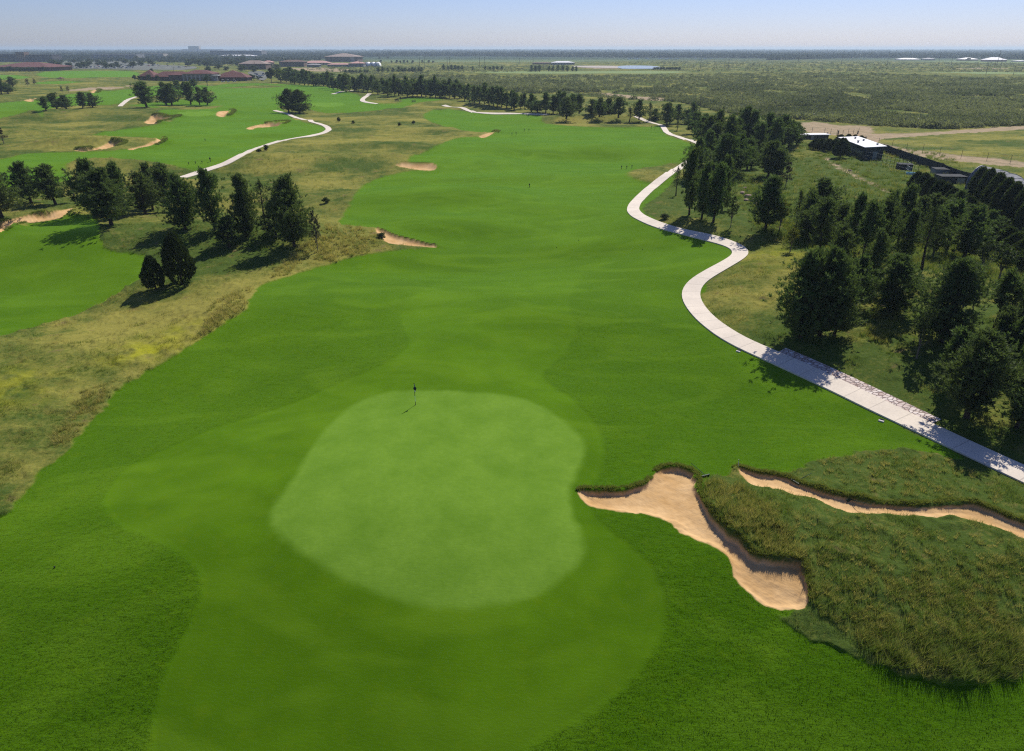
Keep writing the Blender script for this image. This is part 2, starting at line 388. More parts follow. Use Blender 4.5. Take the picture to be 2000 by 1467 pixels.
# ------------------------------------------------------------------ materials
def new_mat(name):
    m = bpy.data.materials.new(name); m.use_nodes = True
    nt = m.node_tree; b = nt.nodes['Principled BSDF']
    return m, nt, b
class NT:
    def __init__(s, nt): s.nt = nt
    def n(s, t, **k):
        nd = s.nt.nodes.new(t)
        for a, v in k.items(): setattr(nd, a, v)
        return nd
    def l(s, a, b): s.nt.links.new(a, b)
    def noise(s, vec, scale, detail=3, rough=0.55, dist=0.0):
        nd = s.n('ShaderNodeTexNoise'); nd.inputs['Scale'].default_value = scale; nd.inputs['Detail'].default_value = detail
        nd.inputs['Roughness'].default_value = rough; nd.inputs['Distortion'].default_value = dist
        s.l(vec, nd.inputs['Vector']); return nd.outputs['Fac']
    def ramp(s, v, a, b, lo=0.0, hi=1.0):
        nd = s.n('ShaderNodeMapRange'); nd.inputs[1].default_value = a; nd.inputs[2].default_value = b
        nd.inputs[3].default_value = lo; nd.inputs[4].default_value = hi; s.l(v, nd.inputs[0]); return nd.outputs[0]
    def mix(s, f, a, b, mode='MIX'):
        nd = s.n('ShaderNodeMix', data_type='RGBA', blend_type=mode)
        for src, i in ((f, 0), (a, 6), (b, 7)):
            if hasattr(src, 'links'): s.l(src, nd.inputs[i])
            elif i == 0: nd.inputs[0].default_value = src
            else: nd.inputs[i].default_value = (*src, 1)
        return nd.outputs[2]
    def math(s, op, a, b=None, clamp=False):
        nd = s.n('ShaderNodeMath', operation=op); nd.use_clamp = clamp
        for src, i in ((a, 0), (b, 1)):
            if src is None: continue
            if hasattr(src, 'links'): s.l(src, nd.inputs[i])
            else: nd.inputs[i].default_value = src
        return nd.outputs[0]
    def attr(s, name):
        nd = s.n('ShaderNodeAttribute'); nd.attribute_name = name; return nd.outputs['Fac']
    def pos(s): return s.n('ShaderNodeNewGeometry').outputs['Position']
    def obj(s): return s.n('ShaderNodeTexCoord').outputs['Object']
    def stretch(s, v, sx, sy, sz, rz=0):
        nd = s.n('ShaderNodeMapping'); nd.inputs['Scale'].default_value = (sx, sy, sz); nd.inputs['Rotation'].default_value = (0, 0, rz)
        s.l(v, nd.inputs['Vector']); return nd.outputs[0]

def ground_mat():
    m, nt, b = new_mat('golf_ground'); N = NT(nt); P = N.pos()
    n_f = N.noise(P, 2.6, 4, 0.65); n_m = N.noise(P, 0.35, 4, 0.6); n_l = N.noise(P, 0.05, 4, 0.6, 0.5)
    n_b = N.noise(P, 9.0, 2, 0.6)
    st = N.noise(N.stretch(P, 1.0, 3.2, 1.0, math.radians(12)), 1.7, 4, 0.7, 0.6)
    # unmown grass
    dry = N.math('ADD', N.attr('dry'), N.ramp(n_f, 0.3, 0.7, -0.28, 0.28))
    dry = N.math('ADD', dry, N.ramp(n_m, 0.3, 0.7, -0.22, 0.22), True)
    nat = N.mix(dry, C['nat_green'], C['nat_tan'])
    nat = N.mix(N.ramp(n_m, 0.62, 0.72), nat, C['nat_brown'])
    nat = N.mix(N.ramp(n_b, 0.62, 0.75, 0, 0.6), nat, C['nat_soil'])
    nat = N.mix(N.attr('yel'), nat, C['yel'])
    # mown grass
    mw = N.mix(N.ramp(n_l, 0.35, 0.65), C['rough_a'], C['rough_b'])
    mw = N.mix(N.ramp(st, 0.35, 0.75, 0, 0.6), mw, C['rough_c'])
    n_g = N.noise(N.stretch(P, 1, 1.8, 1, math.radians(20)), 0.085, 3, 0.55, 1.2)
    n_c = N.noise(P, 0.9, 3, 0.6)
    fw = N.mix(N.ramp(n_l, 0.32, 0.68), C['fair_a'], C['fair_b'])
    fw = N.mix(N.ramp(n_m, 0.35, 0.75, 0, 0.55), fw, C['fair_c'])
    fw = N.mix(N.ramp(n_f, 0.4, 0.8, 0, 0.25), fw, C['rough_a'])
    mw = N.mix(N.attr('smooth'), mw, fw)
    mw = N.mix(N.ramp(n_g, 0.36, 0.66, 0, 0.42), mw, C['rough_c'])  # darker bands: mowing tone plus painted-in shade of the undulations
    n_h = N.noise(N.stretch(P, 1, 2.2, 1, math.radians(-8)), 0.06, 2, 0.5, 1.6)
    mw = N.mix(N.ramp(n_h, 0.48, 0.66, 0, 0.34), mw, (0.115, 0.215, 0.010))  # lighter bands: sunlit highlights painted into the turf colour, with mowing tone
    mw = N.mix(N.ramp(n_c, 0.55, 0.8, 0, 0.35), mw, (0.10, 0.17, 0.004))
    gr = N.mix(N.ramp(n_m, 0.3, 0.7), C['green_a'], C['green_b'])
    gr = N.mix(N.ramp(n_f, 0.35, 0.75, 0, 0.35), gr, C['green_c'])
    mw = N.mix(N.attr('green'), mw, gr)
    col = N.mix(N.attr('mow'), nat, mw)
    dc = N.mix(N.ramp(n_m, 0.35, 0.65), C['dirt_a'], C['dirt_b'])
    dc = N.mix(N.ramp(n_f, 0.5, 0.75, 0, 0.5), dc, C['nat_soil'])
    col = N.mix(N.attr('dirt'), col, dc)
    col = N.mix(N.attr('pale'), col, C['pale'])
    col = N.mix(N.attr('far'), col, C['far'])
    sc = N.mix(N.ramp(n_m, 0.35, 0.7), C['sand_a'], C['sand_b'])
    sc = N.mix(N.ramp(n_f, 0.5, 0.8, 0, 0.4), sc, C['sand_b'])
    col = N.mix(N.attr('sand'), col, sc)
    N.l(col, b.inputs['Base Color'])
    b.inputs['Roughness'].default_value = 0.95; b.inputs['Specular IOR Level'].default_value = 0.03
    b.inputs['Sheen Roughness'].default_value = 0.33
    sh = N.math('MULTIPLY', N.attr('mow'), C['sheen']); N.l(sh, b.inputs['Sheen Weight'])
    b.inputs['Sheen Tint'].default_value = C['sheen_tint']
    # height: blades, rake marks and footprints
    nonsand = N.math('SUBTRACT', 1.0, N.attr('sand'))
    rough_amt = N.math('SUBTRACT', 1.0, N.math('MULTIPLY', N.attr('mow'), N.math('MULTIPLY', N.attr('smooth'), 0.72)))
    h = N.math('ADD', N.math('MULTIPLY', st, 0.5), N.math('MULTIPLY', N.noise(P, 6.0, 4, 0.75), 0.5))
    h = N.math('MULTIPLY', N.math('MULTIPLY', h, rough_amt), nonsand)
    w = N.n('ShaderNodeTexWave', wave_type='BANDS', bands_direction='DIAGONAL'); w.inputs['Scale'].default_value = 1.9
    w.inputs['Distortion'].default_value = 7; w.inputs['Detail'].default_value = 3; w.inputs['Detail Scale'].default_value = 0.6; N.l(P, w.inputs['Vector'])
    hs = N.math('MULTIPLY', N.math('ADD', N.math('MULTIPLY', w.outputs['Fac'], 0.025), N.math('MULTIPLY', N.noise(P, 3.2, 4, 0.7), 0.35)), N.attr('sand'))
    bp = N.n('ShaderNodeBump'); bp.inputs['Strength'].default_value = 0.9; bp.inputs['Distance'].default_value = 0.13
    N.l(N.math('ADD', h, hs), bp.inputs['Height']); N.l(bp.outputs[0], b.inputs['Normal'])
    return m

def simple(name, ca, cb=None, scale=1.0, rough=0.7, bump=0.0, metal=0.0, spec=0.3, world=False):
    m, nt, b = new_mat(name); N = NT(nt); P = N.pos() if world else N.obj()
    cb = cb or tuple(c * 0.7 for c in ca)
    f = N.noise(P, scale, 4, 0.6)
    N.l(N.mix(N.ramp(f, 0.35, 0.65), ca, cb), b.inputs['Base Color'])
    b.inputs['Roughness'].default_value = rough; b.inputs['Metallic'].default_value = metal; b.inputs['Specular IOR Level'].default_value = spec
    if bump:
        bp = N.n('ShaderNodeBump'); bp.inputs['Strength'].default_value = bump; bp.inputs['Distance'].default_value = 0.05
        N.l(N.noise(P, scale * 6, 3), bp.inputs['Height']); N.l(bp.outputs[0], b.inputs['Normal'])
    return m

def leaf_mat(name, ca, cb, cc, trans=0.25):
    m, nt, b = new_mat(name); N = NT(nt)
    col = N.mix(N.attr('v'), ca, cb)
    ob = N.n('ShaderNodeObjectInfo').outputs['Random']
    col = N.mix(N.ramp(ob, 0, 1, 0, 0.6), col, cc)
    N.l(col, b.inputs['Base Color']); b.inputs['Roughness'].default_value = 0.65; b.inputs['Specular IOR Level'].default_value = 0.12
    tr = N.n('ShaderNodeBsdfTranslucent'); N.l(N.mix(1.0, col, (1.2, 1.3, 0.6), 'MULTIPLY'), tr.inputs['Color'])
    mx = N.n('ShaderNodeMixShader'); mx.inputs[0].default_value = trans
    N.l(b.outputs[0], mx.inputs[1]); N.l(tr.outputs[0], mx.inputs[2]); N.l(mx.outputs[0], nt.nodes['Material Output'].inputs['Surface'])
    return m

C = dict(
 nat_green=(0.062,0.098,0.018), nat_tan=(0.245,0.225,0.050), nat_brown=(0.16,0.125,0.05), nat_soil=(0.045,0.058,0.016), yel=(0.30,0.30,0.02),
 rough_a=(0.050,0.124,0.002), rough_b=(0.070,0.156,0.002), rough_c=(0.030,0.084,0.001),
 fair_a=(0.060,0.138,0.003), fair_b=(0.088,0.186,0.005), fair_c=(0.050,0.112,0.002),
 green_a=(0.140,0.250,0.026), green_b=(0.098,0.195,0.016), green_c=(0.074,0.160,0.012),
 dirt_a=(0.42,0.31,0.20), dirt_b=(0.27,0.22,0.13), pale=(0.20,0.26,0.10), far=(0.04,0.065,0.035),
 sand_a=(0.60,0.40,0.20), sand_b=(0.45,0.27,0.11), sheen=0.9, sheen_tint=(0.62,0.98,0.08,1))
M = {}
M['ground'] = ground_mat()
M['concrete'] = simple('pale_concrete', (0.60,0.56,0.52), (0.50,0.465,0.43), 0.5, 0.85, 0.3, world=True)
M['bark'] = simple('pine_bark', (0.060,0.042,0.030), (0.035,0.025,0.018), 3, 0.95, 0.6)
M['greybark'] = simple('grey_bark', (0.20,0.17,0.14), (0.12,0.10,0.08), 3, 0.95, 0.5)
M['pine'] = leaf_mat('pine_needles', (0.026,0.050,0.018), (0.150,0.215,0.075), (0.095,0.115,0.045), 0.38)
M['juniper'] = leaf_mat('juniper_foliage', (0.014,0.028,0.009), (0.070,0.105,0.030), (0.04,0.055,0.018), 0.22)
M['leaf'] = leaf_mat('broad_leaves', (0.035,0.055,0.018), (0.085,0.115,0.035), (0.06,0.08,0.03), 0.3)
M['yleaf'] = leaf_mat('yellow_green_leaves', (0.09,0.10,0.02), (0.20,0.20,0.04), (0.12,0.13,0.03), 0.4)
M['twig'] = leaf_mat('grey_twigs', (0.06,0.055,0.035), (0.13,0.11,0.07), (0.09,0.08,0.05), 0.2)
M['scrub'] = leaf_mat('mesquite_scrub', (0.075,0.09,0.048), (0.26,0.265,0.15), (0.11,0.13,0.07), 0.35)
M['wood'] = leaf_mat('far_woodland', (0.018,0.036,0.018), (0.060,0.085,0.040), (0.03,0.045,0.025), 0.15)
def blade_mat():
    m, nt, b = new_mat('grass_blades'); N = NT(nt)
    at = N.n('ShaderNodeAttribute'); at.attribute_name = 'dryv'
    col = N.mix(at.outputs['Fac'], (0.080,0.150,0.018), (0.50,0.41,0.16))
    col = N.mix(N.attr('yelv'), col, (0.32,0.33,0.02))
    N.l(col, b.inputs['Base Color']); b.inputs['Roughness'].default_value = 0.6; b.inputs['Specular IOR Level'].default_value = 0.15
    tr = N.n('ShaderNodeBsdfTranslucent'); N.l(N.mix(1.0, col, (1.2, 1.25, 0.7), 'MULTIPLY'), tr.inputs['Color'])
    mx = N.n('ShaderNodeMixShader'); mx.inputs[0].default_value = 0.4
    N.l(b.outputs[0], mx.inputs[1]); N.l(tr.outputs[0], mx.inputs[2]); N.l(mx.outputs[0], nt.nodes['Material Output'].inputs['Surface'])
    return m
M['blade'] = blade_mat()
# ------------------------------------------------------------------ paths: the ground is graded under them, slabs lie on top
PATHS = [
 ('cart_path', 2.35, [(2560,1185),(2300,1068),(2080,966),(2000,927),(1900,881),(1800,834),(1700,786),(1600,738),(1510,697),(1450,672),(1390,634),(1358,600),(1347,575),(1358,552),(1395,529),(1430,510),(1449,494),(1432,478),(1400,468),(1340,455),(1280,438),(1243,420),(1237,404),(1255,382),(1290,352),(1320,332),(1350,312),(1372,292),(1366,281),(1332,270),(1306,261),(1297,251),(1292,245),(1265,238),(1240,234)], 'pale concrete cart path winding along the right of the fairway'),
 ('cart_path', 2.3, [(355,347),(400,333),(440,320),(478,300),(512,286),(560,273),(605,266),(634,259),(642,252),(630,244),(600,236),(576,229),(560,222),(536,216)], 'concrete cart path curving between the left hole and the tan rough'),
 ('cart_path', 2.6, [(234,208),(243,200),(254,193),(272,188)], 'short stretch of cart path left of the large pine'),
 ('cart_path', 3.0, [(737,203),(722,201),(709,198),(709,193),(716,188),(722,183)], 'hooked end of cart path below the long tree row'),
 ('cart_path', 3.0, [(866,205),(878,209),(900,210),(910,214),(926,219),(950,221),(1010,222),(1070,224)], 'distant cart path along the back of the fairway'),
 ('cart_path', 3.0, [(650,184),(660,181),(672,178),(690,177)], 'tiny far piece of cart path under the tree row'),
]
path_lines = []
for nm, wd, pts, lab in PATHS:
    s = spline(pts, 8, False); x, y, z = W3(s[:, 0], s[:, 1])
    P2 = np.stack([x, y], 1)
    L = np.concatenate([[0], np.cumsum(np.hypot(*np.diff(P2, axis=0).T))])
    n = max(12, int(L[-1] / 1.2)); t = np.linspace(0, L[-1], n)
    P2 = np.stack([np.interp(t, L, P2[:, 0]), np.interp(t, L, P2[:, 1])], 1)
    for _ in range(6): P2[1:-1] = 0.25 * P2[:-2] + 0.5 * P2[1:-1] + 0.25 * P2[2:]
    path_lines.append(P2)
a_path = np.zeros_like(GZ)
def dist_line(P2, x, y):
    d2 = np.full(x.shape, 1e18)
    for i in range(len(P2) - 1):
        ax, ay = P2[i]; bx, by = P2[i + 1]; ex, ey = bx - ax, by - ay
        t = np.clip(((x - ax) * ex + (y - ay) * ey) / (ex * ex + ey * ey + 1e-9), 0, 1)
        dx = x - ax - t * ex; dy = y - ay - t * ey; np.minimum(d2, dx * dx + dy * dy, out=d2)
    return np.sqrt(d2)
bh = None
for (nm, wd, pts, lab), P2 in zip(PATHS, path_lines):
    m = boxed_sdf(P2, 8)
    if not m.any(): continue
    x = GX[m]; y = GY[m]; d = dist_line(P2[::2] if len(P2) > 60 else P2, x, y)
    k = sstep(wd / 2 + 2.2, wd / 2 + 0.5, d) * (zone_b[m] < 0)
    GZ[m] = GZ[m] * (1 - k) + (base_h(x, y) - 0.03) * k
    a_path[m] = np.maximum(a_path[m], sstep(wd / 2 + 0.25, wd / 2 - 0.1, d))

def ribbon(name, P2, off0, off1, lift, thick, mat, label):
    T = np.gradient(P2, axis=0); T /= np.linalg.norm(T, axis=1)[:, None]; Nn = np.stack([T[:, 1], -T[:, 0]], 1)
    cols = [off0, off0, off0 + (off1 - off0) / 3, off0 + 2 * (off1 - off0) / 3, off1, off1]
    V = []; n = len(P2)
    cz = base_h(P2[:, 0], P2[:, 1])
    for k, o in enumerate(cols):
        q = P2 + Nn * o; z = base_h(q[:, 0], q[:, 1]) + lift
        if k in (0, 5): z = z - thick
        V.append(np.column_stack([q, z]))
    V = np.stack(V, 1).reshape(-1, 3); F = []
    for i in range(n - 1):
        for k in range(5):
            a = i * 6 + k; F.append((a, a + 1, a + 7, a + 6))
    d = np.repeat(np.concatenate([[0], np.cumsum(np.hypot(*np.diff(P2, axis=0).T))]), 6)
    me = mesh_np(name, V, np.array(F), [mat], {'along': d})
    return tag(link(name, me), label, kind='structure')

def concrete_path_mat():
    m, nt, b = new_mat('path_concrete'); N = NT(nt); P = N.pos(); al = N.attr('along')
    f = N.noise(P, 0.35, 4, 0.65); g = N.noise(P, 5, 3, 0.7)
    col = N.mix(N.ramp(f, 0.3, 0.7), C['path_a'], C['path_b'])
    col = N.mix(N.ramp(g, 0.4, 0.8, 0, 0.5), col, (0.42, 0.37, 0.31))
    # every slab poured a little lighter or darker, a saw-cut joint between them
    q = N.math('DIVIDE', al, 2.6); fl = N.math('FLOOR', q); wn = N.n('ShaderNodeTexWhiteNoise', noise_dimensions='1D'); N.l(fl, wn.inputs['W'])
    col = N.mix(N.ramp(wn.outputs['Value'], 0, 1, 0, 0.18), col, (0.46, 0.40, 0.34))
    fr = N.math('FRACT', q); jt = N.math('LESS_THAN', fr, 0.035)
    col = N.mix(N.math('MULTIPLY', jt, 0.35), col, (0.15, 0.13, 0.11))
    N.l(col, b.inputs['Base Color']); b.inputs['Roughness'].default_value = 0.85
    bp = N.n('ShaderNodeBump'); bp.inputs['Strength'].default_value = 0.4; bp.inputs['Distance'].default_value = 0.02
    N.l(N.math('SUBTRACT', g, jt), bp.inputs['Height']); N.l(bp.outputs[0], b.inputs['Normal'])
    return m
C['path_a'] = (0.76, 0.66, 0.53); C['path_b'] = (0.64, 0.555, 0.45)
M['path'] = concrete_path_mat()
for (nm, wd, pts, lab), P2 in zip(PATHS, path_lines):
    ribbon(nm, P2, -wd / 2, wd / 2, 0.05 if P2[:, 1].mean() < 150 else 0.10, 0.25, M['path'], lab)
# flagstone strip beside the near path
def stone_mat():
    m, nt, b = new_mat('set_flagstones'); N = NT(nt); P = N.pos()
    S = N.stretch(P, 1.0, 1.35, 0.0, math.radians(-40))
    v = N.n('ShaderNodeTexVoronoi'); v.inputs['Scale'].default_value = 2.1; v.inputs['Randomness'].default_value = 0.8; N.l(S, v.inputs['Vector'])
    e = N.n('ShaderNodeTexVoronoi', feature='DISTANCE_TO_EDGE'); e.inputs['Scale'].default_value = 2.1; e.inputs['Randomness'].default_value = 0.8; N.l(S, e.inputs['Vector'])
    sp = N.n('ShaderNodeSeparateColor'); N.l(v.outputs['Color'], sp.inputs[0])
    col = N.mix(sp.outputs[0], (0.74, 0.66, 0.60), (0.48, 0.36, 0.31))
    col = N.mix(N.ramp(e.outputs['Distance'], 0.03, 0.10, 0.85, 0), col, (0.17, 0.10, 0.08))
    N.l(col, b.inputs['Base Color']); b.inputs['Roughness'].default_value = 0.85
    bp = N.n('ShaderNodeBump'); bp.inputs['Strength'].default_value = 0.9; bp.inputs['Distance'].default_value = 0.06
    N.l(N.ramp(e.outputs['Distance'], 0.0, 0.12), bp.inputs['Height']); N.l(bp.outputs[0], b.inputs['Normal'])
    return m
M['stone'] = stone_mat()
mp = path_lines[0]
sx0, sy0, _ = W3(1815, 838); sx1, sy1, _ = W3(1500, 690)
i0 = int(np.argmin(np.hypot(mp[:, 0] - sx0, mp[:, 1] - sy0))); i1 = int(np.argmin(np.hypot(mp[:, 0] - sx1, mp[:, 1] - sy1)))
lo, hi = min(i0, i1), max(i0, i1)
ribbon('stone_strip', mp[lo:hi + 1], 2.35 / 2 + 0.01, 2.35 / 2 + 1.25, 0.035, 0.2, M['stone'], 'strip of set flagstones along the near cart path')
mstrip = boxed_sdf(mp[lo:hi + 1], 5)
dd = dist_line(mp[lo:hi + 1], GX[mstrip], GY[mstrip]); kk = sstep(4.6, 2.9, dd)
GZ[mstrip] = GZ[mstrip] * (1 - kk) + (base_h(GX[mstrip], GY[mstrip]) - 0.04) * kk
a_path[mstrip] = np.maximum(a_path[mstrip], sstep(2.6, 2.3, dd))

# ------------------------------------------------------------------ the ground, split where the photo changes surface
Vall = np.stack([GX, GY, GZ], -1).reshape(-1, 3)
ATT = dict(mow=a_mow, smooth=a_smooth, green=a_green, sand=a_sand, dirt=a_dirt, dry=a_dry, yel=a_yel, pale=a_pale, far=a_far)
idx = np.arange(R_ * C_).reshape(R_, C_)
Fq = np.stack([idx[:-1, :-1], idx[:-1, 1:], idx[1:, 1:], idx[1:, :-1]], -1).reshape(-1, 4)
def fc(A): return (A[:-1, :-1] + A[1:, 1:] + A[:-1, 1:] + A[1:, :-1]).ravel() / 4
zf = np.zeros(len(Fq), int)
zf[fc(a_dirt) > 0.5] = 1
zf[fc(a_mow) > 0.5] = 2
zf[(fc(a_green) > 0.5) & (zf == 2)] = 3
zb = zone_b[:-1, :-1].ravel(); zf[zb >= 0] = 10 + zb[zb >= 0]
def ground_piece(name, sel, label):
    F = Fq[sel]
    if not len(F): return
    u, inv = np.unique(F, return_inverse=True)
    me = mesh_np(name, Vall[u], inv.reshape(-1, 4), [M['ground']], {k: a.ravel()[u] for k, a in ATT.items()}, smooth=True)
    o = link(name, me); tag(o, label, kind='structure'); return o
ground_piece('ground', zf == 0, 'unmown tan and green rough grassland round the golf holes')
ground_piece('dirt_road', zf == 1, 'bare pale dirt roads and tracks')
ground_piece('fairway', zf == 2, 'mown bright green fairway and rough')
ground_piece('putting_green', zf == 3, 'pale close-cut putting green')
for bi, (lab, dep, pts) in enumerate(BUNKERS):
    ground_piece('sand_bunker', zf == 10 + bi, lab)

# ------------------------------------------------------------------ grass standing in the unmown areas
def blades(name, X, Y, Z, hgt, n, dryv, yelv, spread, wid, lean=0.35, flop=(0.0, 0.0), label=''):
    K = len(X); rr = np.random.RandomState(len(name) * 7 + K)
    X = np.repeat(X, n); Y = np.repeat(Y, n); Z = np.repeat(Z, n); hb = np.repeat(hgt, n) * rr.uniform(0.55, 1.15, K * n)
    dv = np.clip(np.repeat(dryv, n) + rr.normal(0, 0.16, K * n), 0, 1); yv = np.repeat(yelv, n); wd = np.repeat(wid, n); sp = np.repeat(spread, n)
    a = rr.uniform(0, 2 * np.pi, K * n); r = np.sqrt(rr.uniform(0, 1, K * n)) * sp
    bx = X + r * np.cos(a); by = Y + r * np.sin(a)
    ln = lean * hb * rr.uniform(0.3, 1.6, K * n); a2 = a + rr.normal(0, 0.7, K * n)
    tx = bx + ln * np.cos(a2) + flop[0] * hb; ty = by + ln * np.sin(a2) + flop[1] * hb; tz = Z + hb
    w = rr.uniform(0, 2 * np.pi, K * n); wx = wd * np.cos(w) * 0.5; wy = wd * np.sin(w) * 0.5
    zb_ = Z - 0.04
    V = np.stack([np.stack([bx - wx, by - wy, zb_], 1), np.stack([bx + wx, by + wy, zb_], 1), np.stack([tx, ty, tz], 1)], 1).reshape(-1, 3)
    F = np.arange(len(V)).reshape(-1, 3)
    me = mesh_np(name, V, F, [M['blade']], {'dryv': np.clip(np.repeat(dv, 3) + np.tile([-.18, -.18, .22], K * n), 0, 1), 'yelv': np.repeat(yv, 3)})
    return tag(link(name, me), label, cat='grass', kind='stuff')
rg = np.random.RandomState(11)
def scatter_px(n, x0=-120, x1=2120, y0=300, y1=1500):
    px = rg.uniform(x0, x1, n); py = rg.uniform(y0, y1, n)
    x, y, z = W3(px, py)
    return x, y
N0 = 175000
x, y = scatter_px(N0)
nat = 1 - gs(a_mow, x, y) - gs(a_sand, x, y) - gs(a_dirt, x, y) - gs(a_path, x, y)
clump = fbm(x / 2.2, y / 2.2, 91, 2)
keep = (nat > 0.6) & (rg.uniform(0, 1, N0) < 0.30 + 1.6 * np.clip(clump + 0.12, 0, 0.6)) & (y < 330)
x, y, clump = x[keep], y[keep], clump[keep]; z = gs(GZ, x, y)
lod = 1 + np.clip(y - 40, 0, 300) / 90
hgt = (0.10 + 0.50 * np.clip(clump + 0.1, 0, 1)) * rg.uniform(0.6, 1.4, len(x)) * (1 + np.clip(y - 60, 0, 300) / 260)
blades('meadow_grass', x, y, z, hgt, 7, gs(a_dry, x, y) * 0.78 + 1.1 * vn(x / 1.5, y / 1.5, 5) + 0.5 * vn(x / 0.6, y / 0.6, 6) + rg.normal(0, .15, len(x)), gs(a_yel, x, y), 0.16 * lod ** 0.7, 0.022 * lod, flop=(0.12, -0.1),
       label='knee high native grass, tan and olive, around the mown holes')
# tall dark clumps low right, the grey-tan bunch grass by the left pines, and the shaggy lips of the bunkers
def region(pts, n):
    p = np.array(pts, float); q = []
    px = rg.uniform(p[:, 0].min(), p[:, 0].max(), n * 3); py = rg.uniform(p[:, 1].min(), p[:, 1].max(), n * 3)
    s = sdf(p, px, py) < 0; px, py = px[s][:n], py[s][:n]
    x, y, _ = W3(px, py); return x, y
bx_, by_, bh_, bd_, bs_ = [], [], [], [], []
def add_clumps(x, y, h, d, spd):
    ok = (gs(a_mow, x, y) + gs(a_sand, x, y) + gs(a_path, x, y)) < 0.4
    x, y = x[ok], y[ok]
    bx_.append(x); by_.append(y); bh_.append(rg.uniform(0.7, 1.25, len(x)) * h); bd_.append(np.clip(d + rg.normal(0, .22, len(x)), 0, 1)); bs_.append(rg.uniform(0.7, 1.3, len(x)) * spd)
x, y = region([(1680,1250),(1760,1235),(1860,1240),(1960,1230),(2040,1240),(2040,1320),(1900,1342),(1830,1335),(1700,1290)], 170); add_clumps(x, y, 0.85, 0.08, 0.26)
x, y = region([(1560,1160),(1700,1120),(2000,1080),(2000,1240),(1800,1260),(1640,1240)], 260); add_clumps(x, y, 0.42, 0.3, 0.2)
x, y = region([(1400,960),(1600,1000),(1980,1060),(1980,1230),(1700,1240),(1580,1150)], 330); add_clumps(x, y, 0.3, 0.45, 0.2)
x, y = region([(1590,905),(1720,882),(1860,900),(1960,960),(1960,990),(1760,975),(1620,945)], 170); add_clumps(x, y, 0.3, 0.45, 0.2)
x, y = region([(1450,960),(1600,1000),(2000,1060),(2000,1230),(1750,1300),(1580,1200)], 110); add_clumps(x, y, 0.16, 0.95, 0.16)
x, y = region([(1560,1010),(1980,1060),(1980,1230),(1700,1290),(1580,1190)], 70); add_clumps(x, y, 0.62, 0.02, 0.22)
x, y = region([(1365,940),(1440,945),(1520,1010),(1570,1080),(1560,1095),(1500,1085),(1440,1048),(1380,985)], 380); add_clumps(x, y, 0.5, 0.40, 0.2)
x, y = region([(600,505),(560,540),(520,545),(640,440),(700,448),(740,460),(730,495),(660,515)], 330); add_clumps(x, y, 0.62, 0.72, 0.26)
x, y = region([(430,640),(380,665),(420,590),(490,560),(485,600)], 140); add_clumps(x, y, 0.6, 0.7, 0.24)
x, y = region([(230,765),(130,870),(90,880),(150,770),(225,745)], 120); add_clumps(x, y, 0.4, 0.65, 0.22)
x, y = region([(1380,250),(1850,300),(2000,440),(2000,560),(1700,520),(1500,470),(1400,350)], 2600); add_clumps(x, y, 0.8, 0.12, 0.6)
x, y = region([(1740,520),(1760,700),(1680,660),(1700,600)], 110); add_clumps(x, y, 0.6, 0.3, 0.3)
for bi, w in ((0, 0.35), (1, 0.3)):
    wp = bunk_polys[bi]; nn = 1700
    seg = rg.randint(0, len(wp), nn); tt = rg.uniform(0, 1, nn)
    a = wp[seg]; b = wp[(seg + 1) % len(wp)]; p = a + (b - a) * tt[:, None]
    nrm = np.stack([(b - a)[:, 1], -(b - a)[:, 0]], 1); nrm /= np.linalg.norm(nrm, axis=1)[:, None] + 1e-9
    for sgn in (1, -1):
        q = p + sgn * nrm * rg.uniform(0.02, 0.35, nn)[:, None]
        s = sdf(wp, q[:, 0], q[:, 1]); ok = s > 0.02
        gy = nrm[:, 1] * sgn + 0.55 * nrm[:, 0] * sgn; ok &= (gy > 0.05) & (gs(a_sand, q[:, 0], q[:, 1]) < 0.5)
        bx_.append(q[ok, 0]); by_.append(q[ok, 1]); bh_.append(rg.uniform(0.08, 0.24, ok.sum())); bd_.append(np.full(ok.sum(), 0.15)); bs_.append(np.full(ok.sum(), 0.1))
for bi in range(4, len(BUNKERS)):
    wp = bunk_polys[bi]; nn = 420; seg = rg.randint(0, len(wp), nn); tt = rg.uniform(0, 1, nn)
    a = wp[seg]; b = wp[(seg + 1) % len(wp)]; p = a + (b - a) * tt[:, None]; bg_ = 1 + np.clip(wp[:, 1].mean() - 120, 0, 300) / 160
    nrm = np.stack([(b - a)[:, 1], -(b - a)[:, 0]], 1); nrm /= np.linalg.norm(nrm, axis=1)[:, None] + 1e-9
    for sgn in (1, -1):
        q = p + sgn * nrm * rg.uniform(0.0, 0.5, nn)[:, None] * bg_
        t_ = p + sgn * nrm * 0.3; ok = (sdf(wp, t_[:, 0], t_[:, 1]) > 0) & (nrm[:, 1] * sgn + .4 * nrm[:, 0] * sgn > 0.25)
        bx_.append(q[ok, 0]); by_.append(q[ok, 1]); bh_.append(rg.uniform(0.12, 0.32, ok.sum()) * bg_ ** .5); bd_.append(rg.uniform(0, .2, ok.sum())); bs_.append(np.full(ok.sum(), 0.35 * bg_))
X = np.concatenate(bx_); Y = np.concatenate(by_); Z = gs(GZ, X, Y); lod = 1 + np.clip(Y - 40, 0, 300) / 90
blades('bunch_grass', X, Y, Z, np.concatenate(bh_), 34, np.concatenate(bd_), np.zeros(len(X)), np.concatenate(bs_), 0.026 * lod, lean=0.5, flop=(0.05, -0.12),
       label='shaggy taller bunch grass clumps and the overhanging bunker lips')
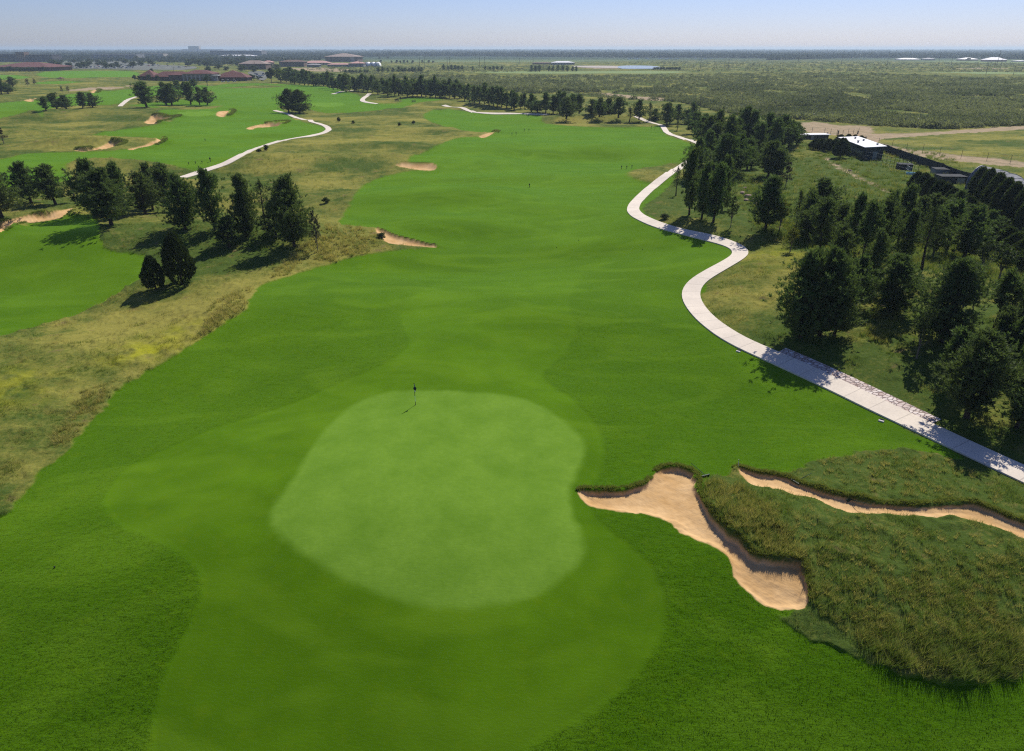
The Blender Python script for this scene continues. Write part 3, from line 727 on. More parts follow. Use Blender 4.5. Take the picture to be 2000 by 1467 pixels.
# short uneven blades of the rough cut near the viewer
x, y = scatter_px(150000, y0=560, y1=1500)
rc = gs(a_mow, x, y) * (1 - gs(a_smooth, x, y)); ok = (rc > 0.7) & (gs(a_path, x, y) < 0.2)
x, y = x[ok], y[ok]; z = gs(GZ, x, y); lod = 1 + np.clip(y - 40, 0, 300) / 90
def turf_mat():
    m, nt, b = new_mat('turf_blades'); N = NT(nt)
    N.l(N.mix(N.attr('dryv'), (0.040, 0.105, 0.002), (0.085, 0.185, 0.004)), b.inputs['Base Color'])
    b.inputs['Roughness'].default_value = 0.6; b.inputs['Specular IOR Level'].default_value = 0.1
    return m
M['turf'] = turf_mat()
o = blades('rough_cut_grass', x, y, z, rg.uniform(0.025, 0.06, len(x)), 3, rg.uniform(0, 0.6, len(x)), np.zeros(len(x)), 0.1 * lod, 0.03 * lod, lean=0.9,
       label='short uneven blades of the mown rough')
o.data.materials[0] = M['turf']
# ------------------------------------------------------------------ trees
def blade_cloud(P, A, n, ln, wd, rr, cone=0.9, v=None, up=0.0):
    """n narrow leaf triangles fanned round the axis A at each tuft centre P"""
    K = len(P); P = np.repeat(P, n, 0); A = np.repeat(A, n, 0)
    d = A + rr.normal(0, cone, (K * n, 3)); d[:, 2] += up; d /= np.linalg.norm(d, axis=1)[:, None] + 1e-9
    L = ln * rr.uniform(0.6, 1.2, K * n)[:, None]
    w = np.cross(d, rr.normal(0, 1, (K * n, 3))); w /= np.linalg.norm(w, axis=1)[:, None] + 1e-9
    w = w * wd * rr.uniform(0.7, 1.3, K * n)[:, None] * 0.5
    b = P + rr.normal(0, ln * 0.12, (K * n, 3))
    m = b + d * L * 0.45
    V = np.stack([b - w * 0.4, m + w, b + d * L, m - w], 1).reshape(-1, 3)
    F = np.arange(len(V)).reshape(-1, 4)
    vv = np.repeat(np.clip(np.repeat(v, n) + rr.normal(0, 0.12, K * n), 0, 1), 4)
    return V, F, vv

def limb_mesh(name, segs, mat):
    mb = MB()
    for p, q, a, b, n in segs: mb.tube(p, q, a, b, n, cap=False)
    return mb.mesh(name, mat, True)

def make_pine(seed, H=10.0, R=2.5, nb=85, nt=9, nbl=11, ln=0.62, wd=0.13, clear=0.10, full=0.5, mat='pine'):
    rr = np.random.RandomState(seed); segs = []
    # trunk with a slight bend
    bend = rr.normal(0, 0.18, 2); zs = np.linspace(0, H * 0.93, 6)
    tx = lambda z: np.array([bend[0] * math.sin(z / H * 2.6), bend[1] * math.sin(z / H * 3.1), z])
    for i in range(5):
        r0 = 0.20 * (1 - zs[i] / H) + 0.025; r1 = 0.20 * (1 - zs[i + 1] / H) + 0.025
        segs.append((tx(zs[i]) - (np.array([0, 0, 0.4]) if i == 0 else 0), tx(zs[i + 1]), r0 * (1.35 if i == 0 else 1), r1, 7))
    P, A, Vv = [], [], []
    gap_az = rr.uniform(0, 6.28, 3); gap_z = rr.uniform(0.25, 0.8, 3)
    lob = rr.uniform(0, 6.28); lob2 = rr.uniform(0, 6.28)
    ntop = rr.randint(1, 4)
    for k in range(nb):
        t = clear + (0.97 - clear) * ((k + rr.uniform(0, 1)) / nb) ** 0.92
        az = k * 2.4 + rr.normal(0, 0.4)
        if any(abs((az - g + math.pi) % (2 * math.pi) - math.pi) < 0.55 and abs(t - h) < 0.09 for g, h in zip(gap_az, gap_z)): continue
        prof = min(1.0, 0.6 + (t - clear) / 0.2 * 0.4) * (1 - max(0, (t - full)) / (1.0 - full) * 0.84) ** 0.85
        L = R * prof * rr.uniform(0.62, 1.22) * (1 + 0.26 * math.sin(az + lob + t * 7) + 0.16 * math.sin(3 * az + lob2 - t * 13))
        el = math.radians(8 + 52 * t + rr.normal(0, 9))
        d = np.array([math.cos(az) * math.cos(el), math.sin(az) * math.cos(el), math.sin(el)])
        b0 = tx(t * H * 0.93)
        tip = b0 + d * L + np.array([0, 0, 0.10 * L])
        if L > 1.0 and k % 2 == 0: segs.append((b0, b0 + d * L * 0.75, 0.05 + 0.02 * L, 0.015, 4))
        shade = rr.uniform(0.1, 0.8)
        m = max(3, int(nt * (0.5 + L / R)))
        for j in range(m):
            s = 0.22 + 0.78 * ((j + rr.uniform(0, 1)) / m) ** 0.7
            side = rr.normal(0, 0.15 * L * (0.5 + s), 3) * np.array([1, 1, 0.6])
            p = b0 + d * L * s + np.array([0, 0, 0.16 * L * s * s]) + side
            ax = d * 0.5 + side / (L + 0.1) * 0.8 + np.array([0, 0, 0.75])
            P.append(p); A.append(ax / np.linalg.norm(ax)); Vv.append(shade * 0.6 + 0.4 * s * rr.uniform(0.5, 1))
    for i in range(ntop):
        a = rr.uniform(0, 6.28); r = 0.25 * R * (ntop > 1) * rr.uniform(0.4, 1)
        for s in np.linspace(0.78, rr.uniform(0.96, 1.0), 16):
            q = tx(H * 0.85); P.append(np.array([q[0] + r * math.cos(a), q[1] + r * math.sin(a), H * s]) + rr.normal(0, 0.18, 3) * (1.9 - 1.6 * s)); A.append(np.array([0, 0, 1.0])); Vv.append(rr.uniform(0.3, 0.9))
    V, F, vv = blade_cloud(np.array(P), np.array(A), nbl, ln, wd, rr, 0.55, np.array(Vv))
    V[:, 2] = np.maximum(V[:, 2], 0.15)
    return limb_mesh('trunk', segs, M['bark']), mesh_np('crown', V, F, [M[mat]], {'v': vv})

def make_juniper(seed, H=10.0, R=3.0, n=900, nbl=14, mat='juniper'):
    rr = np.random.RandomState(seed)
    u = rr.normal(0, 1, (n, 3)); u /= np.linalg.norm(u, axis=1)[:, None]
    rad = rr.uniform(0.55, 1.0, n) ** 0.5
    t = (u[:, 2] * rad + 1) / 2
    az = np.arctan2(u[:, 1], u[:, 0])
    prof = np.sin(np.clip(t, 0.0, 1) ** 0.62 * np.pi * 0.96 + 0.10) ** 0.8
    rr_ = R * prof * rad * (1 + 0.13 * np.sin(az * 3 + t * 5 + seed) + 0.10 * np.sin(az * 7 - t * 12 + seed))
    P = np.stack([rr_ * np.cos(az), rr_ * np.sin(az), 0.3 + t * (H - 0.9)], 1)
    A = np.stack([np.cos(az) * 0.5, np.sin(az) * 0.5, np.full(n, 1.0)], 1)
    V, F, vv = blade_cloud(P, A, nbl, 0.75, 0.15, rr, 0.32, 0.5 + 0.45 * np.sin(az * 5 + t * 20) * rr.uniform(0, 1, n))
    return limb_mesh('trunk', [((0, 0, -0.4), (0, 0, H * 0.6), 0.28, 0.08, 7)], M['bark']), mesh_np('crown', V, F, [M[mat]], {'v': vv})

def make_broad(seed, H=10.0, R=3.6, nblob=13, n=46, nbl=9, mat='leaf', clear=0.25, bark='greybark', ln=0.6, wd=0.4, thin=1.0):
    rr = np.random.RandomState(seed); P, A, Vv, segs = [], [], [], []
    segs.append(((0, 0, -0.4), (0.1, 0.05, H * clear), 0.24, 0.17, 7)); top = np.array([0.1, 0.05, H * clear])
    for k in range(nblob):
        az = k * 2.4 + rr.normal(0, 0.3); t = rr.uniform(0, 1) if k else 1.0
        r = R * 0.62 * math.sqrt(rr.uniform(0.15, 1)) * (1 - 0.55 * t ** 2) if k else 0.2
        c = np.array([r * math.cos(az), r * math.sin(az), H * (clear + 0.16 + (0.78 - clear) * t * 0.92)])
        mid = top * 0.4 + c * 0.6 + rr.normal(0, 0.2, 3)
        segs += [(top, mid, 0.11, 0.06, 5), (mid, c, 0.06, 0.02, 4)]
        br = R * rr.uniform(0.30, 0.48)
        u = rr.normal(0, 1, (n, 3)); u /= np.linalg.norm(u, axis=1)[:, None]
        q = c + u * br * rr.uniform(0.5, 1.05, (n, 1)) * np.array([1, 1, 0.75])
        P.append(q); A.append(u * 0.6 + np.array([0, 0, 0.4])); Vv.append(np.full(n, rr.uniform(0.1, 0.9)))
    P = np.concatenate(P); A = np.concatenate(A); Vv = np.concatenate(Vv)
    if thin < 1: k = rr.uniform(0, 1, len(P)) < thin; P, A, Vv = P[k], A[k], Vv[k]
    V, F, vv = blade_cloud(P, A, nbl, ln, wd, rr, 0.9, Vv)
    return limb_mesh('trunk', segs, M[bark]), mesh_np('crown', V, F, [M[mat]], {'v': vv})

def make_bare(seed, H=10.0, R=2.2, leaves=0.25, mat='twig'):
    rr = np.random.RandomState(seed); segs = [((0, 0, -0.3), (0.05, 0, H * 0.95), 0.17, 0.03, 6)]; P, A = [], []
    for k in range(46):
        t = rr.uniform(0.2, 0.97); az = k * 2.4; L = R * (1 - t * 0.7) * rr.uniform(0.5, 1.1); el = rr.uniform(0.3, 1.0)
        d = np.array([math.cos(az) * math.cos(el), math.sin(az) * math.cos(el), math.sin(el)]); b = np.array([0.05 * t, 0, t * H * 0.93])
        segs.append((b, b + d * L, 0.04, 0.012, 4))
        for j in range(4):
            q = b + d * L * rr.uniform(0.4, 1.0); e = d + rr.normal(0, 0.5, 3); segs.append((q, q + e * L * 0.35, 0.016, 0.008, 3))
            P += [q + e * L * rr.uniform(0.1, 0.4) for _ in range(3)]; A += [e] * 3
    P = np.array(P); A = np.array(A)
    V, F, vv = blade_cloud(P, A, 7, 0.40, 0.085 * (1 + leaves), rr, 0.7, rr.uniform(0, 1, len(P)))
    return limb_mesh('trunk', segs, M['greybark']), mesh_np('crown', V, F, [M[mat]], {'v': vv})

def low(seed, kind='pine', mat=None):
    if kind == 'pine': return make_pine(seed, nb=34, nt=5, nbl=6, ln=1.15, wd=0.36, clear=0.08, mat=mat or 'pine')
    return make_broad(seed, nblob=8, n=14, nbl=4, ln=1.3, wd=0.95, clear=0.16, mat=mat or 'leaf')
KIND = {}
KIND['pine'] = [make_pine(100 + i, R=[2.5, 2.9, 2.2, 2.7, 3.0, 2.4][i], full=[.5, .42, .55, .38, .48, .4][i], clear=[.1, .08, .14, .06, .1, .12][i]) for i in range(6)]
KIND['big'] = [make_pine(140 + i, R=3.0, nb=150, nt=13, nbl=15, ln=0.50, wd=0.085, full=[.42, .36, .3][i], clear=[.05, .12, .02][i]) for i in range(3)]
KIND['high'] = [make_pine(160 + i, R=2.0, nb=60, nt=8, nbl=10, full=.6, clear=.42) for i in range(2)]
KIND['thin'] = [make_pine(170 + i, R=1.9, nb=40, nt=6, nbl=7, full=.6, clear=.3, ln=.5, wd=.08, mat='leaf') for i in range(2)]
KIND['juniper'] = [make_juniper(200 + i) for i in range(3)]
KIND['cypress'] = [make_juniper(250 + i, mat='leaf') for i in range(3)]
KIND['broad'] = [make_broad(210 + i) for i in range(3)]
KIND['small'] = [make_broad(220 + i, R=3.4, nblob=10, n=30, nbl=8, ln=.5, wd=.25, thin=.75) for i in range(2)]
KIND['yellow'] = [make_broad(230, R=3.4, nblob=11, n=32, nbl=8, ln=.5, wd=.25, mat='yleaf', thin=.8)]
KIND['bare'] = [make_bare(240), make_bare(241, R=3.0)]
KIND['lowpine'] = [low(300 + i) for i in range(5)]
KIND['lowbroad'] = [low(310 + i, 'b') for i in range(4)]
KIND['shrub'] = [make_broad(330 + i, H=10, R=7.0, nblob=12, n=34, nbl=8, clear=0.02, ln=1.1, wd=0.45, mat='leaf') for i in range(2)]
R0 = dict(cypress=3.0, pine=2.6, big=3.1, high=2.1, thin=2.0, juniper=3.0, broad=4.0, small=3.9, yellow=3.9, bare=2.5, lowpine=2.6, lowbroad=4.0, shrub=8.5)
WK = dict(pine=1.2, big=1.08, high=1.2, juniper=0.92)
NAME = dict(cypress='cypress_tree', pine='pine_tree', big='pine_tree', high='pine_tree', thin='young_tree', juniper='juniper_tree', broad='oak_tree', small='young_tree', yellow='young_tree', bare='bare_tree', lowpine='pine_tree', lowbroad='oak_tree', shrub='shrub')
tree_xy = []
def tree(kind, px, pb, pt, wpx, label, group=None, cat=None, name=None):
    x, y, z = [float(v) for v in PT(px, pb)]
    h = height_at_py(x, y, pt) - z
    s = px_per_m(y, z)
    vs = KIND[kind]; tr, cr = vs[len(tree_xy) % len(vs)]
    nm = name or NAME[kind]
    e = empty(nm, (x, y, z), random.uniform(0, 6.28), label, cat or ('shrub' if 'shrub' in nm else 'tree'), group)
    sw = max(0.15, (wpx * WK.get(kind, 1) / 2 / s) / R0[kind]); e.scale = (sw, sw * random.uniform(0.9, 1.1), h / 10.0)
    link('trunk', tr, e); link('crown', cr, e)
    tree_xy.append((x, y, sw * R0[kind])); return e
def nth(i):
    return f"{i}{'th' if 10 <= i % 100 <= 20 else {1: 'st', 2: 'nd', 3: 'rd'}.get(i % 10, 'th')}"

G = 'pines on the rough bank at the left'
for a in [
 ('pine', 4, 424, 330, 62, 'dark pine cut by the left edge of the picture, above the shaded bunker'),
 ('pine', 62, 396, 317, 46, 'pine with bare lower trunk, first whole one from the left edge'),
 ('pine', 109, 399, 322, 46, 'rounded pine just left of the grey leafless shrub'),
 ('pine', 188, 418, 312, 54, 'tall pine standing behind the wide one with the long shadow'),
 ('big', 218, 440, 330, 84, 'widest left pine, casting the long shadow onto the lower fairway'),
 ('pine', 243, 424, 318, 44, 'pine tucked behind the right shoulder of the wide left pine'),
 ('pine', 284, 418, 336, 46, 'slim pine left of centre in the middle left clump, gap on its left'),
 ('pine', 298, 410, 320, 36, 'tallest pointed pine at the back of the middle left clump'),
 ('pine', 333, 414, 320, 46, 'tall dark pine at the right of the middle left clump, behind'),
 ('big', 362, 448, 342, 60, 'forward pine with a bare trunk right above the tall juniper'),
 ('pine', 420, 450, 330, 40, 'slender tall pine at the left of the four-pine clump'),
 ('big', 482, 461, 341, 56, 'broad tall pine in the centre of the four-pine clump'),
 ('big', 575, 481, 345, 72, 'large pine at the right end, next to the dead thin tree'),
 ('pine', 540, 462, 395, 44, 'lower bushy pine filling in left of the large right-end pine'),
 ('pine', 448, 484, 425, 48, 'low dark pine in front of the slender tall pine'),
 ('juniper', 356, 556, 448, 56, 'tall dense juniper standing at the tip of the tan rough'),
 ('juniper', 305, 566, 497, 42, 'short round juniper at the left foot of the tall juniper'),
 ]: tree(*a, group=G if a[0] in ('pine', 'big') else None)
tree('thin', 516, 430, 350, 34, 'thin grey-green pine seen between the two tallest right pines')
tree('small', 148, 396, 352, 34, 'grey-green leafless looking shrub between two left pines', name='shrub')
tree('bare', 621, 492, 412, 24, 'thin dead grey tree standing alone right of the pines')
tree('bare', 8, 281, 247, 22, 'bare brown tree alone at the left edge beyond the first fairway')
tree('small', 40, 391, 376, 26, 'low grey bush at the foot of the left pines', name='shrub')
tree('shrub', 745, 465, 456, 18, 'small round green bush at the tip of the thin bunker')
tree('shrub', 662, 238, 229, 9, 'lone dark round bush in the middle of the tan rough')
tree('shrub', 520, 294, 284, 10, 'pale bush hugging the left cart path')
tree('shrub', 506, 298, 291, 16, 'low grey bushes beside the left cart path bend')
tree('shrub', 690, 241, 236, 10, 'low grey-green bush right of the lone dark bush')
tree('shrub', 808, 242, 236, 12, 'small green bush near the back corner of the rough')
tree('shrub', 780, 246, 240, 9, 'small bush left of the one near the back corner')
tree('shrub', 636, 396, 386, 20, 'grey-green sage bush beyond the dead thin tree')
tree('big', 585, 221, 176, 46, 'huge round dark tree by the left cart path, right crown')
tree('big', 564, 220, 174, 34, 'huge round dark tree by the left cart path, left crown')
G = 'pines on the far left hole'
for a in [
 ('pine', 287, 209, 160, 36, 'broadest of the big dark pines at the centre of the left hole'),
 ('pine', 325, 205, 161, 24, 'left half of the twin pine right of the broadest one'),
 ('pine', 336, 206, 163, 26, 'right half of the twin pine right of the broadest one'),
 ('pine', 373, 204, 161, 26, 'big pine with a bare foot left of two slim ones'),
 ('pine', 390, 205, 169, 16, 'slim pine between the bare-footed pine and the last one'),
 ('pine', 405, 205, 171, 22, 'last pine on the right of the five dark ones on the left hole'),
 ('pine', 349, 178, 157, 16, 'small pine in the background behind the twin pine'),
 ('pine', 362, 180, 160, 16, 'hazy pine in the background between the two big groups'),
 ('pine', 378, 170, 155, 16, 'small background pine in front of the arched hall'),
 ('pine', 90, 216, 189, 18, 'leftmost small pine on the mound left of the empty gap'),
 ('pine', 112, 214, 181, 26, 'wide dark pine of the left mound group, second'),
 ('pine', 130, 213, 186, 24, 'wide low pine of the left mound group, third'),
 ('pine', 162, 212, 180, 20, 'left one of the pair of pines on the right of the mound'),
 ('pine', 181, 210, 182, 20, 'right one of the pair of pines on the right of the mound'),
 ('pine', 25, 170, 150, 13, 'single pointed pine right of the dark clump at the left edge'),
 ('pine', 3, 184, 150, 24, 'dark pine clump cut by the left edge under the town'),
 ('pine', 16, 183, 163, 18, 'low dark pine right of the clump cut by the left edge'),
 ]: tree(*a, group=G)
tree('small', 405, 168, 146, 24, 'round light green tree in front of the arched hall')
tree('bare', 55, 169, 153, 12, 'left one of two bare brown trees near the shelter')
tree('bare', 69, 168, 153, 9, 'right one of two bare brown trees near the shelter')
tree('bare', 122, 182, 167, 8, 'tiny bare sapling left of its twin, above the pine mound')
tree('bare', 134, 181, 168, 8, 'tiny bare sapling right of its twin, above the pine mound')
tree('broad', 531, 163, 133, 24, 'round oak with a clear trunk at the left end of the long pine row')

def auto_row(items, what, where, group, kind='pine', cat=None):
    items = sorted(items, key=lambda a: a[0])
    for i, it in enumerate(items):
        px, pb, pt, w = it[:4]; k = it[4] if len(it) > 4 else kind
        h = pb - pt; asp = w / max(h, 1)
        tree(k, px, pb, pt, w * 1.3, f"{what}, {nth(i + 1)} from the left {where}", group, cat)

# the long row behind the far fairway
bx = [545, 590, 640, 670, 720, 768, 830, 870, 905, 960, 995]; byv = [163, 167, 173, 180, 183, 190, 192, 193, 197, 206, 211]
hx = [545, 640, 768, 870, 960, 1000]; hv = [30, 32, 38, 40, 38, 40]
rw = random.Random(5); items = []
x = 549
while x < 1002:
    b = np.interp(x, bx, byv); h = np.interp(x, hx, hv) * rw.uniform(0.72, 1.08)
    items.append((x, b - rw.uniform(0, 4) * (x < 900), b - h, rw.uniform(11, 19)))
    x += rw.uniform(6.5, 11)
x = 556
while x < 900:
    b = np.interp(x, bx, byv) - rw.uniform(6, 10); items.append((x, b, b - np.interp(x, hx, hv) * rw.uniform(0.6, 0.8), rw.uniform(11, 17))); x += rw.uniform(11, 16)
auto_row(items, 'dark pine', 'in the long row behind the far fairway', 'pines of the long row behind the far fairway', 'lowpine')
items = [(1004,215,180,15),(1017,212,185,9),(1025,212,182,9),(1038,219,183,15),(1050,220,197,18),(1066,220,180,15),(1080,222,186,15),(1093,222,178,14),(1101,224,180,14),(1106,231,190,22),(1119,223,184,14),(1131,224,184,18),
 (1155,226,194,18),(1170,227,191,18),(1172,229,212,18,'lowbroad'),(1188,227,192,18),(1196,229,212,20,'lowbroad'),(1208,229,190,22),(1229,238,210,16,'thin'),(1248,233,195,18),(1269,237,201,14,'thin'),(1279,236,213,13),(1302,245,201,18),(1308,243,210,16),
 (1325,239,204,14),(1342,243,214,18),(1352,238,200,15),(1357,263,219,27),(1376,258,222,18),(1322,255,236,10,'thin')]
auto_row(items, 'pine', 'in the back row right of the long one', 'pines of the back row at the right', 'pine')
# plantations out on the plain
items = [(676 + 0, 142, 136, 4)]
items = [(x + rw.uniform(-1, 1), 142.5 - (x > 735) * 1.5, (135 if x < 735 else 131) + rw.uniform(-1, 2), rw.uniform(6, 8)) for x in [677,683,689,696,704,712,719,740,748,758,768,779,785,792,799,806,812,819,824]]
auto_row(items, 'dark little pine', 'in the planted line beyond the long row', 'planted line of small dark pines', 'lowpine')
items = [(x, 137, rw.uniform(126, 131), rw.uniform(5, 7)) for x in [867,875,882,889,896,903,924,948,957,964,971,980]]
auto_row(items, 'dark small tree', 'in the broken plantation on the plain', 'broken plantation of small trees', 'lowpine')
items = [(x, 140 - (x > 1060) * .5, rw.uniform(127, 131), rw.uniform(6, 8)) for x in [1038,1046,1054,1072,1080,1090,1099,1108,1118,1125]]
auto_row(items, 'dark conical tree', 'in the even row on the plain', 'evenly spaced conical trees', 'lowpine')
items = [(x, 124, rw.uniform(117, 119.5), rw.uniform(4, 6)) for x in [744,765,775,782,789,796,806,825,838,846]]
auto_row(items, 'tiny dark tree', 'on the pale green field', 'trees on the pale field', 'lowbroad')
items = [(x, 137.5, 131.5, rw.uniform(7, 11)) for x in range(1278, 1330, 6)]
auto_row(items, 'dark bush', 'in the clump at the end of the pond', 'bushes at the end of the pond', 'lowbroad')

# pines right of the fairway
G = 'pines right of the cart path'
for a in [
 ('pine', 1346, 420, 288, 34, 'tallest pine at the left tip of the right wood, above the shaded path'),
 ('pine', 1370, 428, 318, 34, 'second pine from the tip of the right wood, foot in orange litter'),
 ('pine', 1393, 434, 320, 40, 'third pine from the tip of the right wood, trunk bare near the ground'),
 ('pine', 1410, 412, 305, 34, 'pine half hidden behind the third one from the tip'),
 ('big', 1494, 450, 346, 64, 'lone cone shaped pine on its own patch of brown litter'),
 ('big', 1563, 658, 492, 96, 'huge pine shading the cart path, left and larger half'),
 ('big', 1600, 655, 486, 88, 'huge pine shading the cart path, right half behind'),
 ('pine', 1628, 655, 560, 52, 'smaller ragged pine at the right flank of the huge shading pine'),
 ('big', 1735, 612, 497, 84, 'pine with a round pool of shadow, right of the huge one'),
 ('big', 1838, 668, 508, 104, 'big wide pine above the bare red ground near the right edge'),
 ('big', 1888, 815, 650, 130, 'nearest bushy cone pine whose shadow touches the path'),
 ('big', 2012, 770, 560, 70, 'dark tall pine cut by the right edge of the picture'),
 ('pine', 1600, 492, 385, 46, 'pine in the upper wood straight above the huge shading pine'),
 ('pine', 1580, 470, 405, 44, 'lower pine left in the upper wood, next to the yellowish sapling'),
 ('pine', 1630, 545, 440, 46, 'dense pine just above the right half of the huge pine'),
 ('pine', 1598, 430, 350, 52, 'pine standing free at the back of the upper wood, left'),
 ('high', 1678, 528, 395, 44, 'pine with a long bare trunk left of the grassy gap'),
 ('pine', 1660, 500, 378, 40, 'pine behind the long-trunked one left of the grassy gap'),
 ('high', 1712, 510, 385, 40, 'second long-trunked pine left of the grassy gap'),
 ('pine', 1722, 480, 374, 44, 'pine in the middle of the upper wood with a rounded top'),
 ('pine', 1752, 480, 362, 46, 'tallest pine in the middle of the upper wood'),
 ('pine', 1700, 560, 450, 44, 'dim pine behind the one with the round pool of shadow'),
 ('thin', 1800, 528, 404, 46, 'sparse leaning pine with a long thin trunk in the grassy gap'),
 ('pine', 1788, 462, 384, 44, 'pine right of the tallest one in the upper wood'),
 ('high', 1846, 490, 392, 52, 'pine above the grassy gap with its trunk in view'),
 ('pine', 1880, 506, 402, 58, 'dark flared pine at the right end of the upper wood'),
 ('pine', 1815, 450, 378, 44, 'pine behind the sparse leaning one'),
 ('pine', 1860, 440, 372, 40, 'pine in the rear rank just left of the hedge cypresses'),
 ('high', 1936, 655, 530, 52, 'slim pine with bare trunk between the big wide pine and the edge'),
 ('thin', 1962, 658, 552, 48, 'sparse brownish pine with bare trunk near the right edge'),
 ('pine', 1990, 640, 530, 40, 'dark column pine touching the right edge, higher up'),
 ('pine', 1985, 835, 720, 62, 'bushy pine in deep shade at the lower right edge'),
 ('pine', 1850, 745, 640, 60, 'shaded pine left behind the nearest bushy cone pine'),
 ]: tree(*a, group=G)
tree('thin', 1320, 382, 325, 20, 'thin lone sapling beside the cart path, left of the tall pine')
tree('small', 1427, 444, 384, 30, 'grey-green young tree right of the third tip pine')
tree('yellow', 1521, 454, 392, 40, 'yellow-green young tree at the foot of the lone cone pine')
tree('thin', 1554, 445, 372, 26, 'thin dark sapling right of the yellow-green one')
tree('yellow', 1543, 492, 446, 34, 'olive brown leafy sapling above the tan grass')
tree('bare', 1534, 366, 314, 26, 'pale leafless tree on the green slope behind the lone pine')
tree('shrub', 1298, 427, 418, 12, 'small dark bush in the crook of the cart path')
tree('small', 1790, 700, 600, 60, 'reddish brown leafless tree under the big wide pine')
tree('small', 1950, 550, 480, 76, 'spreading pale green mesquite above the far footpath')
tree('small', 1915, 530, 470, 60, 'low green mesquite left of the spreading one')
tree('small', 1990, 500, 440, 50, 'mesquite at the right edge below the hedge')
tree('small', 1900, 600, 540, 50, 'small mesquite behind the big wide pine')
items = [(1385,290,225,22),(1400,283,216,24),(1420,310,225,28),(1412,345,262,34),(1436,300,232,24),(1434,340,262,30),(1450,288,208,22),(1468,292,216,24),(1458,335,270,30),(1481,310,240,24),(1495,300,222,24),(1510,312,230,26),
 (1523,292,225,22),(1540,288,235,26),(1556,283,244,18),(1380,325,255,28),(1370,285,228,22),(1395,300,240,26),(1425,350,295,22),(1467,330,286,22),(1500,345,275,30),(1390,380,320,30),(1360,345,270,24),(1515,350,290,28),(1445,262,232,20)]
items.sort(key=lambda a: a[1])
auto_row(items, 'pine', 'in the dense wood behind the path', 'pines of the dense wood behind the upper path bend', 'pine')
items = [(1576,455,372,26),(1612,462,392,26),(1640,470,398,28),(1690,470,392,28),(1765,505,410,28),(1822,500,410,28),(1840,470,395,26),(1672,600,500,34),(1945,700,600,38),(1975,720,620,40),(1925,480,412,28),(1900,470,405,26)]
auto_row(items, 'filling pine', 'inside the right wood', 'smaller pines filling the right wood', 'pine')
# cedar hedges by the kennel and in the top right
items = [(1592,292,270,20),(1604,294,270,20),(1616,296,270,20),(1628,298,271,20),(1641,308,268,26),(1640,282,262,16),(1655,280,261,14),(1668,278,262,12),(1680,279,264,14)]
auto_row(items, 'dark cedar', 'in the hedge before the white roofed shed', 'cedars hedging the white roofed shed', 'juniper', 'tree')
items = [(1786,372,334,24),(1798,382,336,28),(1812,392,345,30),(1828,398,350,30),(1842,402,356,30),(1856,408,366,30),(1870,414,374,30),(1884,428,382,32)]
auto_row(items, 'bushy dark cedar', 'in the slanting hedge below the containers', 'cedars of the slanting hedge', 'juniper', 'tree')
items = [(1905,385,324,26),(1920,392,326,28),(1936,405,334,30),(1952,418,344,30),(1966,432,352,32),(1982,446,362,32),(1998,462,372,34)]
auto_row(items, 'drooping olive cypress', 'along the curved grey tunnel', 'cypresses along the tunnel', 'cypress', 'tree')
items = [(1932,462,425,30),(1946,478,432,32),(1960,492,440,34),(1976,506,452,36),(1992,520,462,38),(2008,534,472,38),(1918,470,430,26)]
auto_row(items, 'glossy green juniper', 'in the hedge at the right edge', 'junipers of the hedge at the right edge', 'cypress', 'tree')

# town trees
rt = random.Random(9); items = []
def rowt(n, x0, x1, y0, y1, h0, h1):
    for _ in range(n):
        b = rt.uniform(y0, y1); h = rt.uniform(h0, h1); items.append((rt.uniform(x0, x1), b, b - h, h * rt.uniform(0.9, 1.7)))
rowt(17, 2, 95, 139.2, 140.6, 7, 10); auto_row(items, 'dark round tree', 'in front of the low red roof', 'trees in front of the low red roof', 'lowbroad'); items = []
rowt(16, 98, 262, 131, 134.4, 8, 11); rowt(26, 100, 300, 123, 131, 6, 10); auto_row(items, 'dark round tree', 'among the parked cars', 'trees in the big car park', 'lowbroad'); items = []
rowt(40, 262, 480, 113, 124, 6, 9); rowt(22, 365, 520, 122, 131, 8, 12); auto_row(items, 'dark town tree', 'between offices and clubhouse', 'trees between the offices and the clubhouse', 'lowbroad'); items = []
rowt(20, 405, 545, 133, 142, 7, 11); auto_row(items, 'grey-green tree', 'directly behind the clubhouse roofs', 'trees directly behind the clubhouse', 'lowbroad'); items = []
items = [(264,158,147,9),(272,158,148,8),(282,157,149,8),(292,158,146,10),(300,157,149,9),(308,158,148,9),(323,157,147,10),(297,142,134,8),(404,158,146,14),(442,157,148,9),(452,156,147,10),(462,157,149,9),(472,158,150,9),(490,155,145,9),(496,157,147,8),(503,156,149,7)]
auto_row(items, 'dark clipped tree', 'against the clubhouse walls', 'trees against the clubhouse walls', 'lowbroad'); items = []
rowt(26, 495, 760, 108, 118, 4, 7); rowt(10, 530, 600, 118, 124, 5, 8); auto_row(items, 'hazy round tree', 'round the big brown hip roof', 'trees round the big brown hip roof', 'lowbroad'); items = []
rowt(14, 1850, 2010, 112, 120, 5, 9); auto_row(items, 'dark tree', 'around the distant right barns', 'trees around the distant barns', 'lowbroad'); items = []

